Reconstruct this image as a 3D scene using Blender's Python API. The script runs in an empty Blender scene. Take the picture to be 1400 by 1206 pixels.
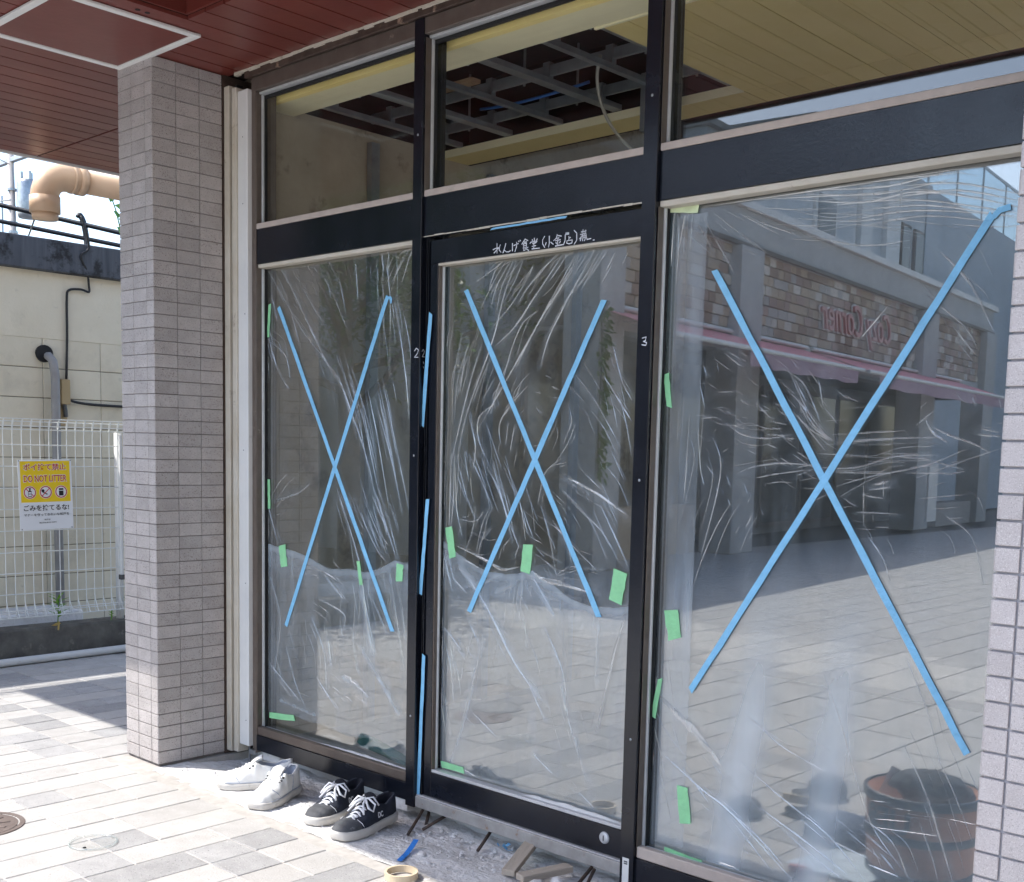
import bpy, bmesh, math, random
import numpy as np
from math import radians, sin, cos, pi
from mathutils import Vector, Matrix

# ------------------------------------------------------------------ camera, sky, sun, exposure
S = bpy.context.scene
COL = S.collection
cam_d = bpy.data.cameras.new('camera'); cam = bpy.data.objects.new('camera', cam_d); COL.objects.link(cam)
cam_d.sensor_width = 36.0; cam_d.lens = 1577.4/1400*36
cam_d.shift_x = (700-723.9)/1400; cam_d.shift_y = (785.2-603)/1400
cam_d.clip_start = 0.05; cam_d.clip_end = 400
cam.location = (4.0727, -2.2911, 1.2785)
cam.rotation_euler = (1.4633, -0.0237, 0.7464)
S.camera = cam
SUNV = Vector((1.50, 1.345, -2.7)).normalized()      # direction the sunlight travels
w = bpy.data.worlds.new('World'); S.world = w; w.use_nodes = True
nt = w.node_tree; bg = nt.nodes['Background']
sky = nt.nodes.new('ShaderNodeTexSky'); sky.sky_type = 'NISHITA'; sky.sun_disc = False
sky.sun_elevation = math.asin(-SUNV.z); sky.sun_rotation = math.atan2(-SUNV.x, -SUNV.y) % (2*pi)
sky.air_density = 1.0; sky.dust_density = 1.6; sky.ozone_density = 1.0
nt.links.new(sky.outputs[0], bg.inputs[0]); bg.inputs[1].default_value = 0.15
sd = bpy.data.lights.new('sun', 'SUN'); sd.energy = 2.05; sd.angle = radians(0.55); sd.color = (1.0, 0.965, 0.91)
sun = bpy.data.objects.new('sun', sd); COL.objects.link(sun); sun.location = (-15, -13, 27)
sun.rotation_euler = SUNV.to_track_quat('-Z', 'Y').to_euler()
S.view_settings.view_transform = 'Standard'; S.view_settings.look = 'None'
S.view_settings.exposure = 1.55; S.view_settings.gamma = 1.0; S.view_settings.use_curve_mapping = False
S.render.engine = 'CYCLES'
S.cycles.use_denoising = True
S.cycles.use_adaptive_sampling = True; S.cycles.adaptive_threshold = 0.025
S.cycles.max_bounces = 8; S.cycles.diffuse_bounces = 4; S.cycles.glossy_bounces = 3
S.cycles.transmission_bounces = 6; S.cycles.transparent_max_bounces = 24
S.cycles.caustics_reflective = False; S.cycles.caustics_refractive = False
S.cycles.sample_clamp_indirect = 6.0

# ------------------------------------------------------------------ traced folds, chalk strokes and tapes (x, z on the shop front)
CREASE_LEFT=[(2,[(0.181,1.960),(0.395,1.725),(0.531,1.611),(0.634,1.519),(0.692,1.430),(0.806,1.221),(0.863,1.044)]),(1.6,[(0.301,1.922),(0.426,1.759),(0.554,1.592),(0.677,1.465)]),(1,[(0.364,1.926),(0.486,1.783),(0.553,1.725)]),(1.5,[(0.529,1.912),(0.603,1.819),(0.675,1.710)]),(1,[(0.440,1.951),(0.485,1.898)]),(1,[(0.914,1.962),(0.902,1.897),(0.920,1.788),(0.922,1.512)]),(1,[(1.016,1.961),(0.967,1.892),(0.929,1.846)]),(2,[(0.943,1.778),(0.984,1.627),(1.012,1.494),(1.027,1.377)]),(1,[(0.982,1.768),(1.022,1.642),(1.036,1.559)]),(2.2,[(0.802,1.481),(0.859,1.308),(0.929,1.047)]),(1.6,[(0.843,1.446),(0.940,1.224),(0.995,1.051)]),(1.4,[(0.910,1.428),(0.979,1.225),(1.033,1.058)]),(1,[(0.173,1.690),(0.254,1.565),(0.326,1.489)]),(1,[(0.189,1.680),(0.302,1.619),(0.334,1.526)]),(1,[(0.180,1.051),(0.270,1.132),(0.334,1.172)]),(1.5,[(0.221,1.053),(0.382,1.089),(0.459,1.129)]),(1,[(0.238,1.937),(0.317,1.830),(0.395,1.652)]),(1,[(0.270,1.952),(0.379,1.825),(0.471,1.694)]),(1,[(0.573,1.952),(0.660,1.832)]),(1,[(0.616,1.940),(0.674,1.762)]),(1,[(0.728,1.930),(0.743,1.800)]),(1,[(0.875,1.958),(0.883,1.891)]),(1,[(1.029,1.943),(0.981,1.842)]),(1,[(0.205,1.865),(0.254,1.751)]),(1,[(0.633,1.607),(0.720,1.430),(0.777,1.307)]),(1,[(0.691,1.535),(0.776,1.377),(0.833,1.213)]),(1,[(0.856,1.480),(0.912,1.309),(0.967,1.140)]),(1,[(0.776,1.429),(0.819,1.265),(0.875,1.093)]),(2,[(0.646,1.087),(0.755,0.869),(0.799,0.703),(0.857,0.531)]),(1,[(0.696,1.089),(0.782,0.916)]),(1.6,[(0.862,1.096),(0.972,0.878)]),(1,[(0.916,1.047),(0.985,0.870)]),(1,[(1.000,0.725),(1.029,0.590)]),(1,[(0.172,1.026),(0.254,0.886)]),(2,[(0.335,0.797),(0.522,0.804),(0.641,0.769)]),(1,[(0.523,0.692),(0.672,0.653),(0.672,0.598)]),(3,[(0.784,0.737),(0.814,0.615),(0.843,0.529)]),(4,[(0.787,0.522),(0.885,0.428),(0.981,0.328)]),(2.5,[(0.674,0.413),(0.746,0.397),(0.817,0.363)]),(1.6,[(0.525,0.372),(0.631,0.285)]),(1,[(0.204,0.392),(0.401,0.275)]),(2,[(0.271,0.253),(0.495,0.233)]),(2,[(0.584,0.531),(0.600,0.449)]),(1,[(0.724,1.090),(0.865,0.904),(0.946,0.858)]),(1,[(0.780,1.093),(0.919,0.891)]),(1,[(0.835,1.095),(0.944,0.945)]),(1,[(0.205,0.746),(0.271,0.587),(0.238,0.387)]),(1,[(0.477,0.612),(0.555,0.489),(0.571,0.322)]),(1,[(0.933,0.840),(0.975,0.670),(1.018,0.501)]),(1,[(0.304,0.494),(0.369,0.348),(0.433,0.261)]),(1,[(0.840,0.725),(0.923,0.611)]),(1,[(0.743,0.715),(0.730,0.550),(0.760,0.445)]),(1,[(0.567,0.780),(0.671,0.708)])]
CREASE_DOOR=[(1,[(1.469,1.868),(1.352,1.816)]),(1,[(1.497,1.865),(1.442,1.796),(1.414,1.729)]),(1.8,[(1.526,1.866),(1.472,1.760),(1.427,1.625),(1.313,1.390),(1.270,1.231)]),(2.2,[(1.716,1.865),(1.595,1.738),(1.523,1.662),(1.447,1.611)]),(2.4,[(1.768,1.860),(1.633,1.682),(1.499,1.506),(1.355,1.326)]),(1.8,[(1.802,1.863),(1.702,1.756),(1.616,1.657),(1.527,1.526)]),(2,[(1.844,1.872),(1.755,1.752),(1.671,1.627),(1.638,1.536)]),(1,[(1.869,1.857),(1.789,1.750)]),(1.5,[(1.664,1.850),(1.575,1.779),(1.539,1.735)]),(1.5,[(1.623,1.709),(1.560,1.673),(1.515,1.601),(1.471,1.479)]),(1.8,[(1.378,1.614),(1.330,1.503),(1.282,1.361),(1.243,1.230)]),(1,[(1.285,1.653),(1.247,1.505),(1.245,1.361)]),(1,[(1.317,1.616),(1.268,1.505),(1.256,1.376)]),(1,[(1.431,1.494),(1.383,1.432)]),(2,[(1.585,1.477),(1.511,1.417),(1.464,1.355),(1.476,1.285)]),(2,[(1.443,1.424),(1.374,1.383),(1.366,1.326),(1.398,1.256)]),(1,[(1.405,1.361),(1.478,1.218)]),(2,[(1.323,1.390),(1.356,1.290),(1.348,1.214)]),(1.5,[(1.781,1.506),(1.861,1.427),(1.957,1.299)]),(2,[(1.883,1.509),(1.952,1.426),(2.003,1.363)]),(1,[(1.747,1.480),(1.819,1.427)]),(1.5,[(1.921,1.590),(1.957,1.489),(2.000,1.425)]),(1,[(1.759,1.408),(1.769,1.362),(1.736,1.296)]),(1,[(1.845,1.401),(1.906,1.337),(1.950,1.267)]),(1,[(1.478,1.867),(1.422,1.804),(1.375,1.732)]),(1,[(1.512,1.868),(1.461,1.787),(1.444,1.721)]),(1,[(1.734,1.863),(1.666,1.792)]),(1,[(1.785,1.862),(1.668,1.720)]),(1,[(1.819,1.865),(1.737,1.773)]),(1,[(1.861,1.864),(1.805,1.793),(1.747,1.740)]),(1,[(1.886,1.858),(1.822,1.786)]),(1,[(1.918,1.852),(1.888,1.805)]),(1,[(1.554,1.867),(1.527,1.816),(1.473,1.739)]),(1,[(1.592,1.831),(1.511,1.737),(1.426,1.667)]),(1,[(1.337,1.630),(1.289,1.518),(1.265,1.433)]),(1,[(1.419,1.570),(1.371,1.488),(1.342,1.432)]),(1,[(1.506,1.567),(1.451,1.466),(1.424,1.389)]),(1,[(1.548,1.457),(1.492,1.410)]),(1,[(1.298,1.575),(1.280,1.461)]),(1,[(1.686,1.475),(1.722,1.461)]),(1,[(1.696,1.442),(1.731,1.435)]),(1,[(1.624,1.409),(1.643,1.389)]),(1,[(1.503,1.362),(1.495,1.292)]),(1,[(1.532,1.355),(1.515,1.272)]),(1,[(1.694,1.224),(1.754,1.296),(1.787,1.362)]),(1,[(1.951,1.438),(1.979,1.362),(2.003,1.268)]),(1.6,[(1.326,1.262),(1.390,1.171),(1.442,1.088)]),(1.8,[(1.378,1.256),(1.460,1.159),(1.523,1.036),(1.563,0.969)]),(1.6,[(1.438,1.229),(1.481,1.125),(1.534,0.988)]),(1.4,[(1.528,1.183),(1.569,1.094),(1.591,0.992)]),(1,[(1.578,1.088),(1.628,0.994)]),(1.4,[(1.286,1.203),(1.320,1.118),(1.363,1.048)]),(1.4,[(1.265,1.217),(1.273,1.079),(1.302,0.986)]),(1,[(1.432,1.094),(1.394,1.028),(1.366,0.925)]),(1.6,[(1.635,1.077),(1.728,1.035),(1.801,0.980),(1.889,0.921)]),(1.6,[(1.732,1.163),(1.814,1.100),(1.901,1.040),(1.971,0.954)]),(3,[(1.758,1.197),(1.871,1.156),(1.990,1.097)]),(1,[(1.809,1.225),(1.905,1.157)]),(1.8,[(1.890,1.124),(1.943,1.042),(2.004,0.944)]),(1,[(1.685,1.229),(1.756,1.244)]),(1,[(1.643,1.119),(1.667,1.208),(1.738,1.257)]),(1.5,[(1.653,1.105),(1.692,1.012),(1.724,0.892)]),(2,[(1.623,0.883),(1.719,0.769)]),(6,[(1.622,0.897),(1.679,0.874),(1.752,0.868),(1.866,0.852)]),(4,[(1.271,0.954),(1.397,0.920),(1.488,0.892),(1.565,0.906)]),(1,[(1.567,0.850),(1.551,0.735)]),(1,[(1.585,0.880),(1.570,0.737)]),(3,[(1.294,0.882),(1.421,0.763),(1.555,0.593),(1.673,0.491)]),(1.6,[(1.684,0.723),(1.761,0.595),(1.784,0.475)]),(4,[(2.002,0.801),(1.965,0.692),(1.922,0.512)]),(2.5,[(1.415,0.639),(1.376,0.538),(1.328,0.376)]),(1,[(1.341,0.703),(1.394,0.629)]),(1.6,[(1.224,0.667),(1.323,0.590)]),(1,[(1.896,0.749),(1.894,0.581)]),(1,[(1.357,1.248),(1.411,1.150)]),(1.6,[(1.243,1.260),(1.240,1.129),(1.238,1.018)]),(1.2,[(1.258,1.261),(1.257,1.115),(1.248,1.019)]),(1,[(1.306,1.262),(1.329,1.169)]),(1,[(1.469,1.195),(1.511,1.091),(1.543,1.002)]),(1,[(1.488,1.223),(1.559,1.108)]),(1,[(1.290,1.043),(1.363,1.040),(1.403,1.079)]),(1,[(1.362,1.091),(1.353,1.018),(1.314,0.928)]),(1,[(1.444,1.024),(1.395,0.978),(1.376,0.926)]),(1,[(1.545,0.932),(1.563,0.976)]),(1,[(1.629,0.981),(1.676,0.943)]),(1,[(1.648,0.968),(1.740,0.935)]),(1,[(1.620,0.959),(1.705,0.918),(1.733,0.886)]),(1,[(1.724,0.892),(1.785,0.925),(1.906,0.922)]),(1,[(1.733,0.893),(1.820,0.921)]),(1,[(1.801,0.980),(1.879,0.966)]),(1,[(1.700,1.067),(1.765,0.990),(1.785,0.938)]),(1,[(1.910,1.235),(1.962,1.185),(1.997,1.123)]),(1,[(1.933,1.274),(1.977,1.198)]),(1,[(1.741,1.157),(1.849,1.076),(1.921,0.963)]),(1,[(1.219,0.906),(1.264,0.791)]),(1,[(1.235,0.907),(1.274,0.822)]),(1,[(1.252,0.849),(1.328,0.797)]),(1,[(1.296,0.809),(1.399,0.834),(1.488,0.871)]),(1,[(1.589,0.754),(1.611,0.658)]),(1.4,[(1.225,0.621),(1.260,0.521),(1.274,0.409)]),(1,[(1.241,0.654),(1.270,0.552)]),(1,[(1.470,0.812),(1.548,0.848)]),(1,[(1.717,0.837),(1.806,0.833)]),(2.5,[(1.366,0.483),(1.284,0.261),(1.258,0.203)]),(2.4,[(1.936,0.573),(1.898,0.422)]),(1.5,[(1.753,0.544),(1.796,0.432),(1.870,0.269)]),(1,[(1.363,0.399),(1.480,0.337)]),(1,[(1.649,0.308),(1.731,0.263)]),(1.5,[(1.314,0.195),(1.387,0.181)]),(1,[(1.216,0.393),(1.247,0.267)]),(1,[(1.234,0.423),(1.265,0.303)]),(1,[(1.626,0.524),(1.694,0.426)]),(1,[(1.842,0.227),(1.903,0.193)])]
CREASE_RIGHT=[(1.5,[(2.483,1.507),(2.547,1.468),(2.584,1.408),(2.602,1.369)]),(2,[(2.503,1.449),(2.550,1.409),(2.586,1.359),(2.643,1.320)]),(1.5,[(2.523,1.394),(2.576,1.349),(2.632,1.320)]),(1,[(2.411,1.420),(2.449,1.384),(2.472,1.374)]),(1,[(2.402,1.364),(2.450,1.349),(2.497,1.349)]),(1,[(2.455,1.369),(2.508,1.359)]),(1.8,[(2.323,1.364),(2.374,1.333),(2.452,1.323),(2.521,1.334)]),(1,[(2.451,1.333),(2.504,1.331)]),(1.6,[(2.367,1.229),(2.408,1.246),(2.479,1.258),(2.536,1.259),(2.587,1.255)]),(1.6,[(2.422,1.218),(2.480,1.230),(2.582,1.245)]),(1,[(2.529,1.284),(2.570,1.260),(2.592,1.251)]),(1,[(2.483,1.394),(2.518,1.379)]),(1,[(2.288,1.447),(2.337,1.447)]),(1,[(2.237,1.374),(2.285,1.379),(2.310,1.369)]),(1,[(2.277,1.536),(2.328,1.504)]),(1.4,[(2.301,1.556),(2.346,1.524),(2.364,1.515)]),(1,[(2.495,1.273),(2.531,1.254)]),(1.2,[(2.201,1.385),(2.196,1.218),(2.192,1.153)]),(1.5,[(2.281,1.327),(2.310,1.259),(2.301,1.168),(2.258,0.999)]),(1.4,[(2.349,1.149),(2.306,1.083),(2.265,0.995),(2.236,0.912)]),(1.2,[(2.232,1.348),(2.244,1.241),(2.259,1.193)]),(1,[(2.240,1.522),(2.254,1.490)]),(1,[(2.326,1.550),(2.357,1.534)]),(1,[(2.290,1.406),(2.328,1.385)]),(1,[(2.315,1.400),(2.353,1.379)]),(1,[(2.363,1.426),(2.394,1.410)]),(1,[(2.453,1.308),(2.482,1.298)]),(1,[(2.394,1.292),(2.418,1.282)]),(1,[(2.266,1.247),(2.293,1.216)]),(1,[(2.437,1.501),(2.444,1.475)]),(1,[(2.524,1.478),(2.561,1.418)]),(1,[(2.485,1.469),(2.526,1.439)]),(1,[(2.561,1.423),(2.601,1.384)]),(1,[(2.617,1.398),(2.642,1.374)]),(1,[(2.315,1.285),(2.333,1.296)]),(1,[(2.330,1.222),(2.344,1.191)]),(1,[(2.386,1.203),(2.400,1.173)]),(1,[(2.415,1.116),(2.398,1.084)]),(1,[(2.342,1.359),(2.379,1.348)]),(1,[(2.233,1.464),(2.252,1.401)]),(1,[(2.470,1.414),(2.505,1.404)]),(1.6,[(2.534,1.453),(2.571,1.389),(2.624,1.330)]),(1.6,[(2.536,1.424),(2.578,1.359),(2.641,1.318)]),(1.4,[(2.538,1.384),(2.620,1.296)]),(1,[(2.640,1.335),(2.755,1.341),(2.835,1.346)]),(1.6,[(2.652,1.316),(2.806,1.325)]),(1.4,[(2.694,1.321),(2.801,1.327),(2.932,1.331)]),(1,[(2.605,1.286),(2.738,1.283)]),(1.6,[(2.601,1.251),(2.708,1.254),(2.809,1.283),(2.915,1.289)]),(1.4,[(2.653,1.203),(2.741,1.231),(2.888,1.264),(2.997,1.311)]),(1,[(2.670,1.180),(2.741,1.221),(2.791,1.242)]),(2.2,[(2.881,1.374),(2.902,1.342),(2.937,1.319)]),(2.2,[(2.897,1.356),(2.950,1.333),(3.002,1.316),(3.034,1.299)]),(1.4,[(2.799,1.285),(2.897,1.278)]),(1,[(2.861,1.230),(2.936,1.260),(3.065,1.308)]),(1,[(2.937,1.242),(2.983,1.253)]),(1.6,[(2.728,1.187),(2.785,1.180)]),(1,[(2.656,1.240),(2.791,1.242)]),(1,[(2.907,1.273),(2.983,1.257)]),(1,[(2.884,1.185),(2.986,1.198)]),(1.3,[(2.749,1.087),(2.794,1.032),(2.818,0.969)]),(1.4,[(2.943,1.146),(3.011,1.100),(3.045,0.991)]),(2.5,[(2.757,1.212),(2.797,1.223)]),(2,[(2.748,1.200),(2.803,1.209)]),(1,[(2.778,1.289),(2.867,1.291)]),(1,[(2.841,1.244),(2.946,1.247)]),(1,[(2.850,1.258),(2.907,1.264)]),(2,[(3.009,1.338),(3.063,1.334)]),(1,[(3.013,1.352),(3.058,1.343)]),(1,[(2.543,1.289),(2.578,1.270)]),(1,[(2.546,1.229),(2.590,1.246)]),(1,[(2.545,1.249),(2.600,1.261)]),(1,[(2.650,1.442),(2.677,1.422)]),(1,[(2.666,1.432),(2.704,1.417)]),(1,[(2.565,1.497),(2.606,1.447)]),(1,[(2.594,1.472),(2.609,1.408)]),(1,[(2.854,1.355),(2.899,1.392)]),(1,[(3.001,1.401),(2.990,1.423)]),(1,[(3.059,1.396),(3.053,1.418)]),(1,[(2.732,1.211),(2.738,1.110)]),(1,[(2.715,1.143),(2.827,1.144)]),(1,[(2.681,1.175),(2.714,1.157)]),(3,[(2.161,0.408),(2.294,0.335),(2.391,0.291),(2.596,0.151)]),(9,[(2.112,0.586),(2.247,0.508),(2.357,0.414)]),(1.8,[(2.412,0.442),(2.550,0.368),(2.689,0.300),(2.798,0.208)]),(1.3,[(2.451,0.562),(2.542,0.508),(2.663,0.470)]),(2.4,[(2.481,0.328),(2.624,0.268),(2.742,0.214)]),(1.4,[(2.648,0.726),(2.704,0.607),(2.760,0.453),(2.813,0.346),(2.918,0.241)]),(2.2,[(2.879,0.574),(2.941,0.464),(2.983,0.360),(3.018,0.269)]),(1.4,[(2.956,0.574),(3.011,0.480),(3.059,0.379)]),(1.3,[(2.869,0.794),(2.928,0.676),(2.971,0.549)]),(1.5,[(2.361,0.143),(2.419,0.117)]),(1,[(2.736,0.327),(2.833,0.277)]),(2.4,[(2.372,0.303),(2.476,0.247),(2.559,0.188)]),(1.5,[(2.392,0.275),(2.460,0.218),(2.525,0.163)]),(1.6,[(2.781,0.368),(2.860,0.328),(2.911,0.239)]),(2,[(2.803,0.254),(2.881,0.245)]),(2,[(2.832,0.291),(2.872,0.257)]),(1,[(2.923,0.402),(2.965,0.312),(2.983,0.259)]),(1,[(2.106,0.483),(2.163,0.357)]),(1,[(2.142,0.370),(2.190,0.226)]),(1,[(2.158,0.694),(2.184,0.564)]),(1,[(2.672,0.296),(2.803,0.269)]),(1,[(2.604,0.326),(2.706,0.274)]),(1,[(2.812,0.376),(2.902,0.390)]),(1,[(2.821,0.355),(2.975,0.372)]),(1,[(3.001,0.421),(3.063,0.422)]),(1.5,[(2.554,0.282),(2.677,0.220),(2.744,0.193)]),(1,[(2.342,0.329),(2.429,0.284)]),(1.5,[(2.223,0.387),(2.315,0.306)]),(2,[(2.289,1.981),(2.609,1.949),(2.886,1.955)]),(2.5,[(2.504,1.929),(2.685,1.900),(2.823,1.908),(2.955,1.879),(3.074,1.840)]),(2,[(2.565,1.945),(2.754,1.930),(2.900,1.947)]),(1.6,[(2.644,1.859),(2.826,1.864),(3.069,1.823)]),(1.4,[(2.710,1.845),(2.854,1.848),(3.009,1.818)]),(1.5,[(2.535,1.939),(2.727,1.914),(2.920,1.926)]),(2.2,[(2.612,1.902),(2.825,1.889),(3.074,1.828)]),(1.5,[(2.392,1.943),(2.611,1.926),(2.755,1.914)]),(1.5,[(2.686,1.880),(2.859,1.872),(3.075,1.817)]),(1,[(2.417,1.919),(2.552,1.896)]),(1,[(2.507,1.882),(2.659,1.858),(2.758,1.856)]),(2,[(2.756,1.901),(2.922,1.898),(3.073,1.855)]),(2,[(2.789,1.925),(2.921,1.914),(3.072,1.870)]),(1.6,[(2.725,1.946),(2.861,1.940),(2.926,1.937)]),(1,[(2.568,1.888),(2.758,1.859)]),(1,[(2.914,1.823),(3.010,1.806),(3.076,1.802)]),(1,[(2.257,1.924),(2.398,1.818)]),(1.5,[(2.223,1.914),(2.298,1.806),(2.326,1.761)]),(1.4,[(2.206,1.902),(2.263,1.817)]),(1,[(2.335,1.915),(2.461,1.846)]),(1,[(2.394,1.887),(2.509,1.841)]),(1,[(2.186,1.933),(2.182,1.839)]),(2,[(2.160,1.929),(2.145,1.842)]),(2,[(2.123,1.918),(2.119,1.808)]),(1,[(2.142,1.923),(2.140,1.747)]),(1,[(2.540,1.837),(2.691,1.796),(2.817,1.796)]),(2.2,[(2.892,1.763),(2.968,1.683),(3.031,1.569)]),(1.2,[(2.771,1.646),(2.704,1.572)]),(1.4,[(2.865,1.665),(2.962,1.585),(2.996,1.533)]),(1,[(2.936,1.586),(2.991,1.521)])]
CHALK=[[(1.4712,1.9185),(1.4720,1.8890)],[(1.4542,1.9009),(1.4652,1.9037),(1.4789,1.9049),(1.4591,1.8902)],[(1.4859,1.9132),(1.4817,1.9034),(1.4819,1.8970),(1.4894,1.8899)],[(1.5095,1.9146),(1.5062,1.9035),(1.4985,1.8871),(1.5046,1.8948),(1.5121,1.8890),(1.5229,1.8879),(1.5309,1.8910)],[(1.5383,1.9117),(1.5390,1.8889)],[(1.5439,1.9049),(1.5633,1.9092)],[(1.5560,1.9137),(1.5556,1.8987),(1.5498,1.8854)],[(1.5630,1.9168),(1.5667,1.9139)],[(1.5700,1.9186),(1.5728,1.9158)],[(1.5919,1.9207),(1.5861,1.9132),(1.5784,1.9052)],[(1.5920,1.9188),(1.6035,1.9139)],[(1.5879,1.9105),(1.5984,1.9101)],[(1.5846,1.9021),(1.5845,1.9058),(1.5985,1.9057),(1.5972,1.8933)],[(1.5865,1.9000),(1.5970,1.8996)],[(1.5832,1.8934),(1.5972,1.8933)],[(1.5855,1.9020),(1.5869,1.8856),(1.5939,1.8874)],[(1.6042,1.8939),(1.5955,1.8910)],[(1.5920,1.8926),(1.6080,1.8835)],[(1.6294,1.9187),(1.6314,1.9098)],[(1.6209,1.9146),(1.6244,1.9118)],[(1.6424,1.9149),(1.6382,1.9104)],[(1.6125,1.9043),(1.6159,1.9077),(1.6417,1.9088),(1.6384,1.9054)],[(1.6230,1.9032),(1.6367,1.9043)],[(1.6282,1.9015),(1.6286,1.8878)],[(1.6215,1.8947),(1.6370,1.8956)],[(1.6209,1.8873),(1.6528,1.8866)],[(1.6721,1.9194),(1.6643,1.9097),(1.6647,1.8979),(1.6732,1.8866)],[(1.6910,1.9180),(1.6917,1.8965),(1.6894,1.8856)],[(1.6790,1.9004),(1.6757,1.8929)],[(1.6970,1.8998),(1.7079,1.8922)],[(1.7229,1.9192),(1.7198,1.9092),(1.7093,1.9025)],[(1.7230,1.9166),(1.7399,1.9129)],[(1.7198,1.9085),(1.7304,1.9087)],[(1.7165,1.9018),(1.7359,1.9030)],[(1.7250,1.9099),(1.7258,1.8879)],[(1.7184,1.8964),(1.7212,1.8922)],[(1.7360,1.8985),(1.7327,1.8936)],[(1.7161,1.8862),(1.7469,1.8877)],[(1.7615,1.9209),(1.7625,1.9176)],[(1.7563,1.9196),(1.7685,1.9195)],[(1.7547,1.9159),(1.7686,1.9163)],[(1.7547,1.9146),(1.7545,1.8979),(1.7487,1.8869)],[(1.7689,1.9092),(1.7692,1.8989)],[(1.7690,1.9041),(1.7759,1.9053)],[(1.7623,1.8971),(1.7608,1.8908),(1.7696,1.8874),(1.7817,1.8887),(1.7831,1.8975),(1.7623,1.8971)],[(1.7891,1.9244),(1.7997,1.9149),(1.8004,1.8958),(1.7905,1.8840)],[(1.8167,1.9169),(1.8354,1.9175)],[(1.8233,1.9226),(1.8228,1.8909)],[(1.8136,1.9097),(1.8356,1.9111)],[(1.8106,1.8973),(1.8205,1.9064)],[(1.8173,1.9016),(1.8143,1.8918)],[(1.8336,1.9202),(1.8306,1.9104)],[(1.8305,1.9117),(1.8328,1.8950),(1.8296,1.8902)],[(1.8206,1.9038),(1.8375,1.9059)],[(1.8359,1.9035),(1.8397,1.8930),(1.8548,1.8940)],[(1.8259,1.8995),(1.8361,1.8997)],[(1.8626,1.8888),(1.8676,1.8889)]]
TWO=[[(1.1147,1.5987),(1.1237,1.6079),(1.1347,1.6015),(1.1295,1.5897),(1.1151,1.5782),(1.1334,1.5775)]]
TWOB=[[(1.1152,1.5973),(1.1213,1.6044),(1.1269,1.5993),(1.1252,1.5921),(1.1163,1.5803),(1.1280,1.5799)],[(1.1232,1.5631),(1.1248,1.5570)],[(1.1236,1.5474),(1.1244,1.5425)]]
THREE=[[(2.0723,1.5962),(2.0859,1.5992),(2.0840,1.5897),(2.0765,1.5870),(2.0881,1.5835),(2.0854,1.5758),(2.0715,1.5782)]]
BLUE_X=[(0.261,1.804,0.952,0.625),(0.909,1.800,0.311,0.563),(1.301,1.794,1.898,0.787),(1.882,1.717,1.342,0.735),(2.264,1.776,3.033,0.586),(3.012,1.835,2.244,0.616)]
BLUE_V=[(1.176,1.725,1.141,1.354),(1.172,1.103,1.144,0.779),(1.165,0.573,1.145,0.070)]
GREEN=[(0.159,1.817,0.158,1.692),(0.163,1.138,0.162,1.021),(0.291,0.881,0.292,0.797),(0.760,0.859,0.773,0.773),(0.988,0.867,0.989,0.802),(0.197,0.183,0.371,0.201),(1.244,1.013,1.253,0.909),(1.598,0.977,1.601,0.891),(1.971,0.931,1.970,0.837),(1.223,0.190,1.335,0.190),(2.103,1.499,2.110,1.411),(2.171,0.835,2.175,0.749),(2.097,0.627,2.100,0.515),(2.108,1.958,2.206,1.945),(2.232,0.334,2.235,0.225),(2.174,0.131,2.310,0.123)]
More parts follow.
